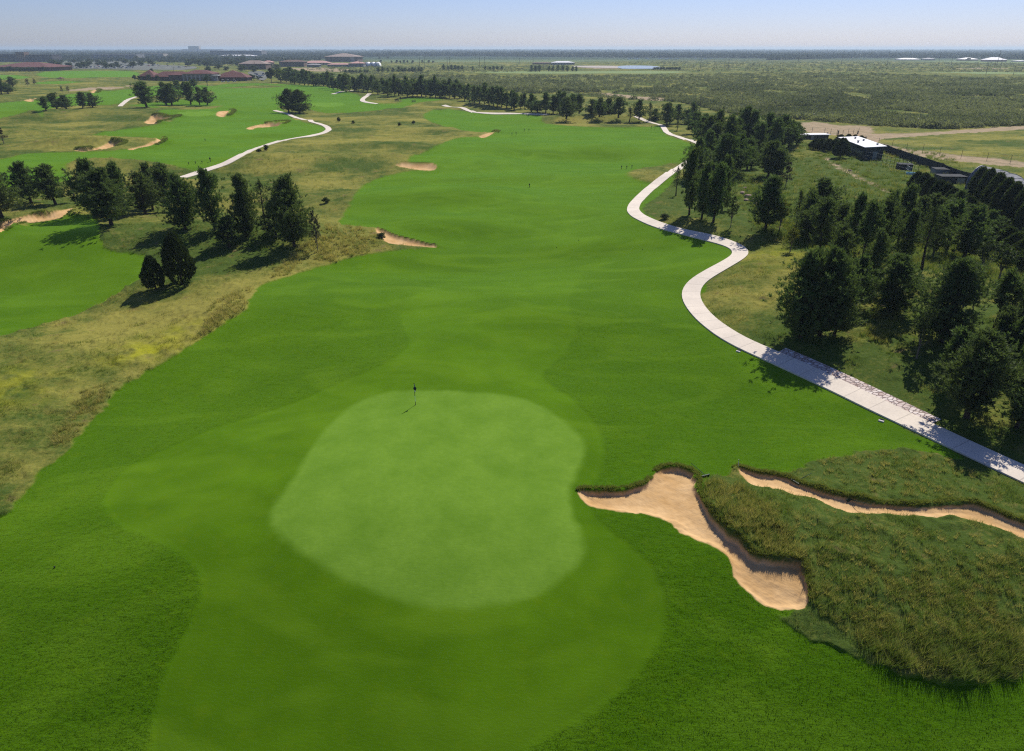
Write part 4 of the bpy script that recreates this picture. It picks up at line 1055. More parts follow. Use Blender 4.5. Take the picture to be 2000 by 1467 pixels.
# scrub plain and the wooded horizon: nobody could count these
def cloud(name, px, py, wpx, hpx, n, mat, label, lnk, wdk, cat):
    rr = np.random.RandomState(len(px)); x, y, z = W3(px, py, lambda a, b: gs(GZ, a, b)); K = len(px)
    s = px_per_m(y, z); w = wpx / s / 2; h = hpx / s
    u = rr.normal(0, 1, (K, n, 3)); u /= np.linalg.norm(u, axis=2)[..., None]; u[..., 2] = np.abs(u[..., 2])
    rad = rr.uniform(0.6, 1.05, (K, n, 1))
    P = np.stack([x, y, z], 1)[:, None, :] + u * rad * np.stack([w, w, h * 0.85], 1)[:, None, :]
    d = u + rr.normal(0, 0.7, u.shape); d /= np.linalg.norm(d, axis=2)[..., None]
    L = (lnk * np.minimum(w, h))[:, None, None]; q = np.cross(d, rr.normal(0, 1, u.shape)); q /= np.linalg.norm(q, axis=2)[..., None]
    q = q * L * wdk
    V = np.stack([P - q, P + q, P + d * L], 2).reshape(-1, 3); F = np.arange(len(V)).reshape(-1, 3)
    vv = np.repeat(np.clip(rr.uniform(0, 1, (K, 1)) * 0.5 + (vn(x / 30, y / 45, 33) * 0.9 + 0.2)[:, None] + rr.uniform(0, 0.3, (K, n)), 0, 1).ravel(), 3)
    return tag(link(name, mesh_np(name, V, F, [M[mat]], {'v': vv})), label, cat=cat, kind='stuff')
rsd = np.random.RandomState(21)
def pick(poly, n):
    p = np.array(poly, float); px = rsd.uniform(p[:, 0].min(), p[:, 0].max(), n * 4); py = rsd.uniform(p[:, 1].min(), p[:, 1].max(), n * 4)
    k = sdf(p, px, py) < 0; return px[k][:n], py[k][:n]
SCRUB = [(690,150),(760,146),(900,147),(1150,148),(1350,146),(1500,142),(1700,143),(1850,150),(2100,152),(2100,240),(1850,252),(1700,246),(1640,240),(1560,234),(1440,226),(1330,200),(1200,192),(1080,185),(960,178),(850,170),(740,162)]
px, py = pick(SCRUB, 15000)
wx, wy = flat(px, py); ok = (vn(wx / 40, wy / 40, 71) + 0.6 * vn(wx / 13, wy / 13, 72) > -0.33) & (gs(a_dirt, wx, wy) < 0.3)
px, py = px[ok], py[ok]
_cl = 0.7 + 1.3 * np.clip(vn(wx[ok] / 24, wy[ok] / 24, 44) + .3, 0, 1)
sc_w = _cl * np.interp(py, [142, 160, 250], [4.5, 6, 14]) * rsd.uniform(0.6, 1.4, len(px)); sc_h = _cl ** .5 * np.interp(py, [142, 160, 250], [2.2, 3.2, 8.5]) * rsd.uniform(0.6, 1.4, len(px))
cloud('scrubland', px, py, sc_w, sc_h, 46, 'scrub', 'grey-green mesquite scrub covering the plain beyond the right wood', 0.55, 0.28, 'scrub')
px, py = pick([(620,128),(900,130),(1130,127),(1300,121),(2000,124),(2100,142),(1500,140),(1130,138),(700,147),(600,136)], 3000)
ok = ~((px > 1110) & (px < 1290) & (py > 126) & (py < 140)); px, py = px[ok], py[ok]
cloud_town = pick([(95,111),(262,111),(400,112),(520,112),(640,112),(630,118),(545,120),(500,122),(420,130),(380,124),(300,121),(180,121),(100,122)], 900)
cloud('town_greenery', cloud_town[0], cloud_town[1], rsd.uniform(4, 9, len(cloud_town[0])), rsd.uniform(3, 6, len(cloud_town[0])), 26, 'wood', 'mass of hazy dark trees filling the gaps of the town', 0.8, 0.5, 'wood')
cloud('field_scrub', px, py, rsd.uniform(3, 9, len(px)), rsd.uniform(1, 2.2, len(px)), 16, 'scrub', 'low scrub dotted over the flat fields before the horizon', 0.8, 0.5, 'scrub')
wxs = []; wys = []
for poly, n in (([(-60,97.5),(750,97.2),(750,111),(560,113),(300,112),(100,118),(-60,104)], 4200), ([(750,97),(1000,97),(1000,110.5),(750,110.5)], 1900), ([(1000,97),(1500,97),(1500,114),(1200,112.5),(1000,111)], 4000), ([(1500,97),(2080,97),(2080,117),(1850,114),(1680,113),(1500,117.5)], 4600)):
    a, b = pick(poly, n); wxs.append(a); wys.append(b)
px = np.concatenate(wxs); py = np.concatenate(wys)
cloud('woodland', px, py, rsd.uniform(5, 12, len(px)) * np.interp(py, [97, 117], [0.8, 1.2]), np.interp(py, [97, 100, 117], [0.8, 2.2, 5.6]) * rsd.uniform(0.6, 1.2, len(px)), 26, 'wood', 'belt of hazy blue-green woods along the horizon', 0.9, 0.5, 'wood')
# ------------------------------------------------------------------ buildings of the town and clubhouse
M['redroof'] = simple('terracotta_roof', (0.16,0.062,0.05), (0.11,0.045,0.04), 0.6, 0.85)
M['pinkroof'] = simple('salmon_roof', (0.55,0.30,0.25), (0.42,0.24,0.20), 0.3, 0.7)
M['tanroof'] = simple('tan_tile_roof', (0.30,0.23,0.19), (0.24,0.18,0.15), 0.3, 0.8)
M['greyroof'] = simple('grey_roof', (0.34,0.33,0.33), (0.25,0.25,0.25), 0.3, 0.7)
M['whiteroof'] = simple('white_sheet_roof', (0.80,0.78,0.76), (0.70,0.68,0.66), 0.4, 0.5)
M['stucco'] = simple('tan_stucco', (0.33,0.29,0.24), (0.27,0.24,0.20), 0.4, 0.9)
M['brick'] = simple('brown_brick', (0.17,0.105,0.08), (0.13,0.085,0.065), 1.2, 0.9)
M['darkwall'] = simple('dark_cladding', (0.06,0.055,0.06), (0.045,0.045,0.05), 0.6, 0.7)
M['beige'] = simple('beige_wall', (0.42,0.36,0.30), (0.36,0.31,0.26), 0.4, 0.9)
M['greywall'] = simple('grey_wall', (0.22,0.22,0.23), (0.17,0.17,0.18), 0.4, 0.9)
M['glass'] = simple('window_glass', (0.02,0.025,0.03), (0.03,0.035,0.045), 0.5, 0.15, spec=0.6)
M['trim'] = simple('white_trim', (0.62,0.60,0.56), (0.52,0.50,0.46), 1, 0.7)
M['metal'] = simple('dark_green_metal', (0.035,0.045,0.042), (0.028,0.034,0.034), 1.5, 0.55)
M['greymetal'] = simple('galvanised_metal', (0.30,0.31,0.32), (0.2,0.21,0.22), 2, 0.45, metal=0.6)
M['screen'] = simple('black_screen_cloth', (0.022,0.026,0.026), (0.04,0.042,0.04), 0.8, 0.9)
M['postwood'] = simple('weathered_post', (0.13,0.10,0.075), (0.09,0.07,0.05), 3, 0.9)
M['rubber'] = simple('black_rubber', (0.015,0.015,0.015), (0.02,0.02,0.02), 4, 0.8)
M['asphalt'] = simple('car_park_concrete', (0.17,0.165,0.14), (0.07,0.085,0.055), 0.05, 0.9, world=True)
M['water'] = simple('pond_water', (0.10,0.13,0.16), (0.12,0.15,0.18), 0.02, 0.12, spec=0.5, world=True)
M['canvas'] = simple('white_canvas', (0.78,0.78,0.76), (0.68,0.68,0.67), 0.6, 0.7)

def frame_at(px0, px1, pb):
    x0, y0, z0 = [float(v) for v in PT((px0 + px1) / 2, pb)]
    s = px_per_m(y0, z0); return x0, y0, z0, (px1 - px0) / s, s
def zpx(x, y, z, py): return height_at_py(x, y, py) - z

def windows(parent, w, rows, n, y, z0, z1, mat, wfrac=0.5, arch=False, top=False):
    for r in range(rows):
        h = (z1 - z0) / rows; a = z0 + h * (r + 0.28); b = z0 + h * (r + 0.82)
        for i in range(n):
            cx = -w / 2 + w * (i + 0.5) / n; hw = w / n * wfrac / 2; mb = MB()
            if arch:
                pts = [(cx - hw, z0 + 0.1), (cx + hw, z0 + 0.1)] + [(cx + hw * math.cos(t), b - hw + hw * math.sin(t)) for t in [k * math.pi / 8 for k in range(9)]]
                mb.prism(pts, y - 0.06, y + 0.05)
            else: mb.box(cx - hw, cx + hw, y - 0.06, y + 0.05, a, b)
            mb.build('window', mat, parent)

def house(name, label, px0, px1, pb, pw, pr, depth, wall, roof, nwin=6, rows=1, hip=True, cat='building', group=None, arch=False, over=1.0, rz=0):
    x, y, z, w, s = frame_at(px0, px1, pb)
    hw = zpx(x, y, z, pw); hr = zpx(x, y + depth / 2, z, pr)
    e = empty(name, (x, y, z), rz, label, cat, group)
    mb = MB(); mb.box(-w / 2, w / 2, 0, depth, -1.0, hw); mb.build('wall', M[wall], e)
    mb = MB()
    if hip: mb.hip(-w / 2, w / 2, 0, depth, hw + 0.003, max(hr, hw + 1), over)
    else:
        mb.box(-w / 2 - 0.4, w / 2 + 0.4, -0.4, depth + 0.4, hw + 0.003, hw + 0.7)
    mb.build('roof', M[roof], e)
    if nwin: windows(e, w, rows, nwin, 0, 0, hw, M['glass'], arch=arch)
    return e, w, hw, hr

# clubhouse: four roofs of one building
x, y, z, w, s = frame_at(260, 482, 158)
club = empty('clubhouse', (x, y, z), 0, 'long clubhouse with dark red hip roofs and an arched central hall', 'clubhouse')
def wing(px0, px1, pw, pr, y0, depth, nwin, arch=False, ground_px=158, mat='brick', over=1.2):
    a = (px0 - 371) / s; b = (px1 - 371) / s; hw = zpx(x, y + y0, z, pw); hr = zpx(x, y + y0 + depth / 2, z, pr)
    mb = MB(); mb.box(a, b, y0, y0 + depth, -1, hw); wl = mb.build('wall', M[mat], club)
    mb = MB(); mb.hip(a, b, y0, y0 + depth, hw + 0.003, hr, over); mb.build('roof', M['redroof'], club)
    for i in range(nwin):
        cx = a + (b - a) * (i + 0.5) / nwin; q = (b - a) / nwin * (0.30 if arch else 0.26); mb = MB()
        top = hw * (0.60 if arch else 0.75)
        if arch: pts = [(cx - q, 0.1), (cx + q, 0.1)] + [(cx + q * math.cos(t), top - q + q * math.sin(t)) for t in [k * math.pi / 8 for k in range(9)]]
        else: pts = [(cx - q, hw * .3), (cx + q, hw * .3), (cx + q, top), (cx - q, top)]
        mb.prism(pts, y0 - 0.08, y0 + 0.05); mb.build('window', M['glass'], wl)
        if arch:
            mb = MB(); mb.box(cx - q * .45, cx + q * .45, y0 - 0.08, y0 + 0.05, hw * .72, hw * .88); mb.build('window', M['glass'], wl)
            mb = MB(); e0 = (b - a) / nwin; mb.box(cx - e0 / 2 - .2, cx - e0 / 2 + .2, y0 - 0.35, y0 - 0.003, 0, hw * .97); mb.build('pilaster', M['trim'], wl)
wing(261, 290, 149.5, 136.5, 14, 16, 4)
wing(292, 366, 150.5, 139.5, 6, 18, 9)
wing(330, 372, 147, 141, 1, 14, 4)
wing(364, 420, 144.5, 136.5, -6, 20, 7, True, mat='stucco')
wing(422, 482, 151.5, 141, 0, 16, 6)
wing(428, 462, 147, 137.5, 10, 16, 0)
mb = MB()
for i in range(5): mb.box((421 - 371 + i * 2.2) / s, (421 - 371 + i * 2.2 + .7) / s, -6, -5.4, 0, 5)
mb.box((420 - 371) / s, (432 - 371) / s, -6.6, 2, 5.003, 5.6); mb.build('porch', M['trim'], club)

house('low_building', 'long low building with a faded red roof at the left edge', -14, 96, 138.5, 131.5, 121.5, 60, 'brick', 'redroof', 12, over=3)
e, w_, hw_, _ = house('office_block', 'dark office block with a brown stair tower at the far left', -20, 104, 121, 107.5, 107, 40, 'darkwall', 'darkwall', 14, 2, hip=False)
mb = MB(); sx = w_ / 124; mb.box((58 - 62) * sx, (74 - 62) * sx, -6, 14, -1, hw_ * 1.42); mb.build('tower', M['brick'], e)
mb = MB(); mb.box((0 - 62) * sx, (57 - 62) * sx, -3, 30, -1, hw_ * 1.12); mb.build('front_wing', M['darkwall'], e)
house('office_block', 'long grey two storey block with a thin pale roof edge, left of the beige one', 180, 268, 116, 106.5, 105, 50, 'greywall', 'greyroof', 16, 2, hip=False)
house('office_block', 'beige sunlit block with a flat pale roof in the hazy town', 269, 320, 113, 105.2, 104, 40, 'beige', 'tanroof', 10, 2, hip=False)
e, w_, hw_, _ = house('tower_block', 'pale grey tower block rising above the horizon', 356, 432, 103, 96.5, 97, 60, 'greywall', 'greyroof', 12, 2, hip=False)
mb = MB(); mb.box(-w_ * .33, -w_ * .06, 4, 40, hw_ + .71, hw_ * 2.0); mb.build('tower', M['beige'], e)
house('long_block', 'long grey block with many window bands behind the low white roof', 412, 512, 112, 99.5, 99, 60, 'greywall', 'greyroof', 26, 3, hip=False)
house('low_building', 'low building with a bright white and red edged roof', 428, 496, 113, 109.5, 107, 40, 'beige', 'whiteroof', 8, over=2)
house('brown_building', 'brown brick building behind the oaks right of the clubhouse', 468, 520, 136, 125, 118, 26, 'brick', 'tanroof', 9, 2)
house('small_building', 'small building with a bright red gable in front of dark trees', 514, 532, 128, 122, 118, 14, 'brick', 'pinkroof', 4)
house('brown_building', 'long dark brown low building left of the salmon roofs', 546, 594, 130.5, 121, 117, 24, 'brick', 'brick', 8)
e, w_, hw_, hr_ = house('big_hall', 'big hall with a broad brown hip roof on the skyline', 636, 698, 121, 111, 104, 70, 'brick', 'tanroof', 12, 2, over=3)
mb = MB(); mb.box(w_ * .30, w_ * .42, -4, -.003, 0, hw_ * .95); mb.build('entrance', M['beige'], e)
house('long_shed', 'long shed with a salmon red roof behind the grey huts', 593, 641, 127, 123, 118.5, 26, 'beige', 'pinkroof', 8, over=2)
house('grey_hut', 'squat grey hut with a pale roof in front of the salmon shed', 600, 624, 131.5, 127, 124.5, 12, 'greywall', 'greyroof', 3)
house('low_shed', 'low shed with a dusty pink roof and two dark doors', 640, 682, 130.5, 126.5, 123, 16, 'greywall', 'pinkroof', 4)
house('barn', 'grey violet barn with a pinkish roof beside the white tunnel', 681, 710, 131, 124, 120, 24, 'greywall', 'pinkroof', 3)
house('white_hall', 'small white hall roof on the woods edge', 768, 783, 107, 105.5, 102.5, 30, 'beige', 'whiteroof', 3)
house('metal_shed', 'long white roofed shed alone on the plain', 1078, 1122, 126.5, 122.5, 119.5, 24, 'greymetal', 'whiteroof', 8, cat='shed')
house('low_shed', 'dull brown low shed left of the white roofed one', 1040, 1076, 126, 123.5, 121.8, 12, 'brick', 'brick', 5, cat='shed')
for a in [(1758,1797,118,116,113.3,'long flat pale barn at the woods edge, leftmost of the far barns','beige','whiteroof'),(1810,1826,118,115.5,112.8,'small grey green barn, second from the left of the far barns','greymetal','greyroof'),
          (1880,1910,118.5,116,112.5,'white roofed barn with red walls, left of the largest','brick','whiteroof'),(1929,1966,120.5,117.2,111.8,'largest far barn with a bright white roof and orange end','pinkroof','whiteroof'),
          (1980,1996,109,107.5,105.5,'small pale roof above the trees at the right edge','beige','greyroof'),(1990,2012,121,119.5,118,'low white shed cut by the right edge','beige','whiteroof')]:
    house('barn', a[5], a[0], a[1], a[2], a[3], a[4], 30, a[6], a[7], 5, cat='barn', group='far barns by the woods')
house('white_building', 'tiny bright white building on the hazy skyline', 505, 511, 101.5, 99.5, 98, 60, 'canvas', 'whiteroof', 2)
# white tunnel greenhouses
for i, pxc in enumerate((716, 726, 735)):
    x, y, z, w, s = frame_at(pxc - 5.5, pxc + 5.5, 130); h = zpx(x, y, z, 121.5)
    e = empty('greenhouse', (x, y, z), 0, f"white arched greenhouse tunnel, {['left', 'middle', 'right'][i]} one of the three by the barn", 'greenhouse', 'white greenhouse tunnels')
    pts = [(w / 2 * math.cos(t), h * math.sin(t)) for t in [k * math.pi / 10 for k in range(11)]]
    mb = MB(); mb.prism(pts, 0, 26); mb.build('cover', M['canvas'], e, True); mb = MB(); mb.box(-w * .13, w * .13, -.08, .05, 0, h * .55); mb.build('door', M['greywall'], e)
# practice range shelter
x, y, z, w, s = frame_at(115, 125, 157.5); h = zpx(x, y, z, 150.5)
e = empty('shelter', (x, y, z), 0, 'small open shelter with a dark peaked roof on the practice range', 'shelter')
mb = MB(); mb.hip(-w / 2 + 1, w / 2 - 1, -2, 2, h * .6, h, 1); mb.build('roof', M['redroof'], e)
for i in (-1, 1):
    for j in (-1, 1): mb = MB(); mb.tube((i * 1.4, j * 1.4, 0), (i * 1.4, j * 1.4, h * .6), .16); mb.build('post', M['postwood'], e)

# ------------------------------------------------------------------ car park, cars, vans
def patch(name, poly, mat, lift, label):
    p = spline(poly, 3); x, y, _ = W3(p[:, 0], p[:, 1]); z = gs(GZ, x, y).max() + lift
    me = bpy.data.meshes.new(name); me.from_pydata([(float(a), float(b), float(z)) for a, b in zip(x, y)], [], [tuple(range(len(x)))]); me.update(); me.materials.append(mat)
    return tag(link(name, me), label, kind='structure')
patch('car_park', LOT, M['asphalt'], 0.05, 'large pale car park before the town')
patch('club_car_park', [(484,141),(515,140),(522,152),(512,158),(496,150)], M['asphalt'], 0.06, 'clubhouse car park beside the oaks')
patch('pond', [(1212,129),(1270,129),(1295,133),(1282,134.8),(1215,134.5)], M['water'], 0.35, 'shallow blue grey pond on the plain')
patch('sand_flat', [(1124,129),(1214,129.5),(1214,133.6),(1170,133),(1126,131.5)], M['beige'], 0.3, 'bright white sand flat beside the pond')
def paint(name, c):
    m, nt, b = new_mat(name); N = NT(nt); f = N.noise(N.obj(), 1.2, 3); N.l(N.mix(N.ramp(f, .3, .7, 0, .3), c, tuple(v * .8 for v in c)), b.inputs['Base Color'])
    b.inputs['Roughness'].default_value = .25; b.inputs['Coat Weight'].default_value = .6; return m
PAINT = [('white', (.75,.75,.74)), ('silver', (.42,.43,.44)), ('black', (.03,.03,.035)), ('blue', (.05,.10,.22)), ('red', (.30,.03,.025)), ('grey', (.16,.17,.18)), ('tan', (.40,.34,.25)), ('green', (.05,.12,.09))]
def car_parts(tall):
    L, W, H = 4.7, 1.85, (1.9 if tall else 1.45); side = [(-L/2,.35),(L/2,.35),(L/2,.75),(L/2-.15,.95),(L*.22,1.02),(-L*.42,1.02),(-L/2,.9)]
    b = MB(); b.prism(side, -W/2, W/2); cab = [(L*.22,1.0),(L*.06,H),(-L*.30,H),(-L*.44,1.0)]
    b.prism([(p[0]*.98 - .02, p[1] if p[1] < H else H) for p in [(L*.07,H-.12),(L*.05,H),(-L*.29,H),(-L*.31,H-.12)]], -W/2+.15, W/2-.15)
    c = MB(); c.prism([(p[0], min(p[1], H - .12)) for p in cab], -W/2+.12, W/2-.12)
    wh = MB(); wh.tube((0,-.11,0),(0,.11,0),.34,n=12); return b, c, wh, L, W
bodies = {}
for tall in (0, 1):
    b, c, wh, L, W = car_parts(tall)
    for nm, col in PAINT:
        if tall == 0: M['paint_' + nm] = paint('paint_' + nm, col)
        bodies[(tall, nm)] = b.mesh('body', M['paint_' + nm])
    bodies[(tall, 'c')] = c.mesh('window', M['glass'])
wheel_me = wh.mesh('wheel', M['rubber'])
rc_ = random.Random(4)
def car(px, pb, rz, label, group, tall=None, col=None):
    x, y, z = [float(v) for v in PT(px, pb)]; tall = rc_.random() < .45 if tall is None else tall; tall = int(tall); nm = col or rc_.choices([p[0] for p in PAINT], [6,4,3,2,1.5,3,1,1])[0]
    e = empty('parked_car', (x, y, z + .06), rz, label.replace('COL', nm + (' tall' if tall else ' low')), 'car', group)
    link('body', bodies[(tall, nm)], e); link('window', bodies[(tall, 'c')], e)
    for i in (-1, 1):
        for j in (-1, 1): w_ = link('wheel', wheel_me, e); w_.location = (i * 1.42, j * .86, .34)
for row, (pyv, x0, x1, n, wh_) in enumerate([(133.6,98,265,24,'front row'),(131.2,100,262,20,'second row'),(128.8,102,330,20,'middle row'),(126.4,110,360,18,'back row')]):
    for i in range(n):
        px = x0 + (x1 - x0) * (i + rc_.uniform(.1, .9)) / n
        car(px, pyv + rc_.uniform(-.25, .25), rc_.choice([0, 1.57, 1.57, 3.14]) + rc_.uniform(-.1, .1), f"COL parked car, {nth(i + 1)} from the left in the {wh_} of the car park", 'cars in the big car park')
for i, (px, pb, col) in enumerate([(503,148,'white'),(507,150,'silver'),(512,149,'white'),(509,153,'black'),(500,145,'grey'),(515,146,'blue'),(363,131,'red'),(350,132,'black')]):
    car(px, pb, .6, f"COL car, {nth(i + 1)} parked beside the clubhouse", 'cars by the clubhouse', col=col)
# golf carts
def golf_cart(px, pb, rz, label):
    x, y, z = [float(v) for v in PT(px, pb)]; e = empty('golf_cart', (x, y, z), rz, label, 'golf cart', 'golf carts by the clubhouse'); e.scale = (1.3, 1.3, 1.3)
    mb = MB(); mb.prism([(-1.15,.3),(1.15,.3),(1.15,.7),(.6,.85),(.4,.45),(-.2,.45),(-.25,.75),(-1.15,.8)], -.58, .58); mb.build('body', M['paint_white'], e)
    mb = MB(); mb.box(-.6, -.1, -.55, .55, .76, .9); mb.box(-.7, -.6, -.55, .55, .9, 1.3); mb.build('seat', M['rubber'], e)
    mb = MB(); mb.box(-.9, .7, -.62, .62, 1.85, 1.93); mb.build('roof', M['canvas'], e)
    mb = MB()
    for a in (-.8, .6):
        for b in (-.55, .55): mb.tube((a, b, .7), (a, b, 1.85), .03, n=5)
    mb.build('roof_frame', M['rubber'], e)
    for a in (-.75, .75):
        for b in (-.5, .5): q = MB(); q.tube((a, b - .08, .23), (a, b + .08, .23), .23, n=10); q.build('wheel', M['rubber'], e)
golf_cart(436, 161, .2, 'golf cart under its dark canopy, left one by the clubhouse path'); golf_cart(446, 160.5, 2.2, 'small golf cart in the middle of the three by the clubhouse'); golf_cart(458, 160, .1, 'golf cart furthest right of the three by the clubhouse')
# white caravans by the woods
trl = MB(); trl.prism([(-3.4,.6),(3.3,.6),(3.5,1.4),(3.1,3.0),(-3.3,3.0),(-3.4,2.4)], -1.2, 1.2); trl_me = trl.mesh('body', M['paint_white'])
tw = MB(); tw.box(-2, -1, -1.23, -1.17, 1.6, 2.3); tw.box(.3, 1.6, -1.23, -1.17, 1.6, 2.3); tw_me = tw.mesh('window', M['glass'])
for i, px in enumerate([1228,1232,1239,1243,1247,1262,1266,1288,1293,1300,1304,1311,1318,1324,1358,1367,1377,1388]):
    x, y, z = [float(v) for v in PT(px, 116.5 - (i % 3) * .8)]
    e = empty('caravan', (x, y, z), rc_.uniform(-.6, .6), f"white caravan at the woods edge beyond the pond, {nth(i + 1)} from the left", 'caravan', 'white caravans at the woods edge')
    link('body', trl_me, e); link('window', tw_me, e)
    for k in (-.5, .5): w_ = link('wheel', wheel_me, e); w_.location = (k, -1.0, .34)

# ------------------------------------------------------------------ utility poles and fences
def upole(px, pb, pt, label, cross=True, group='utility poles on the plain'):
    x, y, z = [float(v) for v in PT(px, pb)]; h = zpx(x, y, z, pt); k = max(1, y / 700)
    e = empty('utility_pole', (x, y, z), random.uniform(-.4, .4), label, 'pole', group)
    mb = MB(); mb.tube((0,0,-.5), (0,0,h), .20 * k, .13 * k, 7); mb.build('pole', M['postwood'], e)
    if cross:
        mb = MB(); mb.box(-1.3, 1.3, -.25 * k, -.13 * k, h - 1.1, h - .85); mb.build('crossarm', M['postwood'], e)
        mb = MB()
        for q in (-1.1, 0, 1.1): mb.tube((q, -.19 * k, h - .85), (q, -.19 * k, h - .5), .07)
        mb.build('insulator', M['greymetal'], e)
for i, (px, pb, pt) in enumerate([(704,137,118),(741,140,122),(820,138,112),(830,134,110),(874,134,111),(879,138,110),(937,134,112),(947,134,111),(1015,124,113),(1041,122,112),(1366,221,187),(1367,139,113),(1422,136,115),(1643,126,101),(1559,121,103),(1690,137,120),(1732,128,101),(1832,129,101),(1857,128,110),(1925,147,126),(1940,138,118),(1946,130,98),(1953,136,113),(1979,146,128),(1995,140,122)]):
    upole(px, pb, pt, f"dark utility pole on the plain, {nth(i + 1)} from the left", group='utility poles on the plain')
for i, (px, pb, pt) in enumerate([(177,124,108),(270,128,108),(341,147,131),(440,132,117),(499,140,120)]):
    upole(px, pb, pt, f"thin lamp-like pole in the town, {nth(i + 1)} from the left", group='poles in the town')

def fence(name, label, pts, h, gap, post_mat, r=.05, rails=(), cloth=None, cat='fence'):
    p = np.array(pts, float); x, y, _ = W3(p[:, 0], p[:, 1], hz); P2 = np.stack([x, y], 1)
    L = np.concatenate([[0], np.cumsum(np.hypot(*np.diff(P2, axis=0).T))]); n = max(2, int(L[-1] / gap) + 1); t = np.linspace(0, L[-1], n)
    X = np.interp(t, L, P2[:, 0]); Y = np.interp(t, L, P2[:, 1]); Z = gs(GZ, X, Y)
    e = empty(name, (float(X[0]), float(Y[0]), float(Z[0])), 0, label, cat); o = np.array([X[0], Y[0], Z[0]])
    Q = np.stack([X, Y, Z], 1) - o
    pm = MB(); pm.tube((0, 0, -.3), (0, 0, h + .1), r, n=6); me = pm.mesh('post', post_mat)
    for q in Q[:98]: c = link('post', me, e); c.location = q
    if rails:
        mb = MB()
        for k in rails:
            for a, b in zip(Q[:-1], Q[1:]): mb.tube(a + [0, 0, k * h], b + [0, 0, k * h], r * .35, n=4, cap=False)
        mb.build('wire', M['greymetal'], e)
    if cloth is not None:
        mb = MB()
        for a, b in zip(Q[:-1], Q[1:]):
            d = (b - a)[:2]; nn = np.array([-d[1], d[0], 0]) / np.hypot(*d) * .03
            vs = [a - nn, b - nn, b + nn, a + nn]; mb.add([tuple(v + [0, 0, .05]) for v in vs] + [tuple(v + [0, 0, h]) for v in vs], [(0,3,2,1),(4,5,6,7),(0,1,5,4),(1,2,6,5),(2,3,7,6),(3,0,4,7)])
        mb.build('screen_cloth', cloth, e)
    return e
fence('screened_fence', 'black screened fence running down behind the white roofed shed', [(1688,285),(1740,302),(1790,320),(1840,337),(1892,356)], 2.1, 2.6, M['rubber'], .06, (), M['screen'])
fence('wire_fence', 'tall wire fence in front of the shed and compost boxes', [(1686,316),(1720,322),(1760,334),(1790,346)], 2.6, 2.3, M['rubber'], .045, (.05, .35, .68, 1))
fence('wire_fence', 'wire fence along the pale dirt road above the screened fence', [(1690,280),(1760,292),(1850,306),(1930,314),(2020,326)], 2.2, 6.5, M['rubber'], .05, (.3, .6, 1))
fence('wire_fence', 'wire fence across the bare sandy yard by the shed', [(1562,258),(1610,262),(1640,268),(1676,262)], 2.2, 5, M['rubber'], .06, (.3, .6, 1))
for px, pb, pt, lab in [(1615,268,259,'thick dark gate post, left of the sandy yard'), (1675,262,256,'thick dark gate post at the back of the sandy yard'), (1689,279,267,'thick dark gate post at the head of the screened fence'), (1636,266,255,'dark post with wires in the middle of the yard fence')]:
    x, y, z = [float(v) for v in PT(px, pb)]; h = zpx(x, y, z, pt)
    e = empty('gate_post', (x, y, z), 0, lab, 'post', 'gate posts of the yard'); mb = MB(); mb.tube((0,0,-.4), (0,0,h), .24, .22, 8); mb.build('post', M['postwood'], e); mb = MB(); mb.ball((0,0,h), .27, .27, .1); mb.build('cap', M['metal'], e)

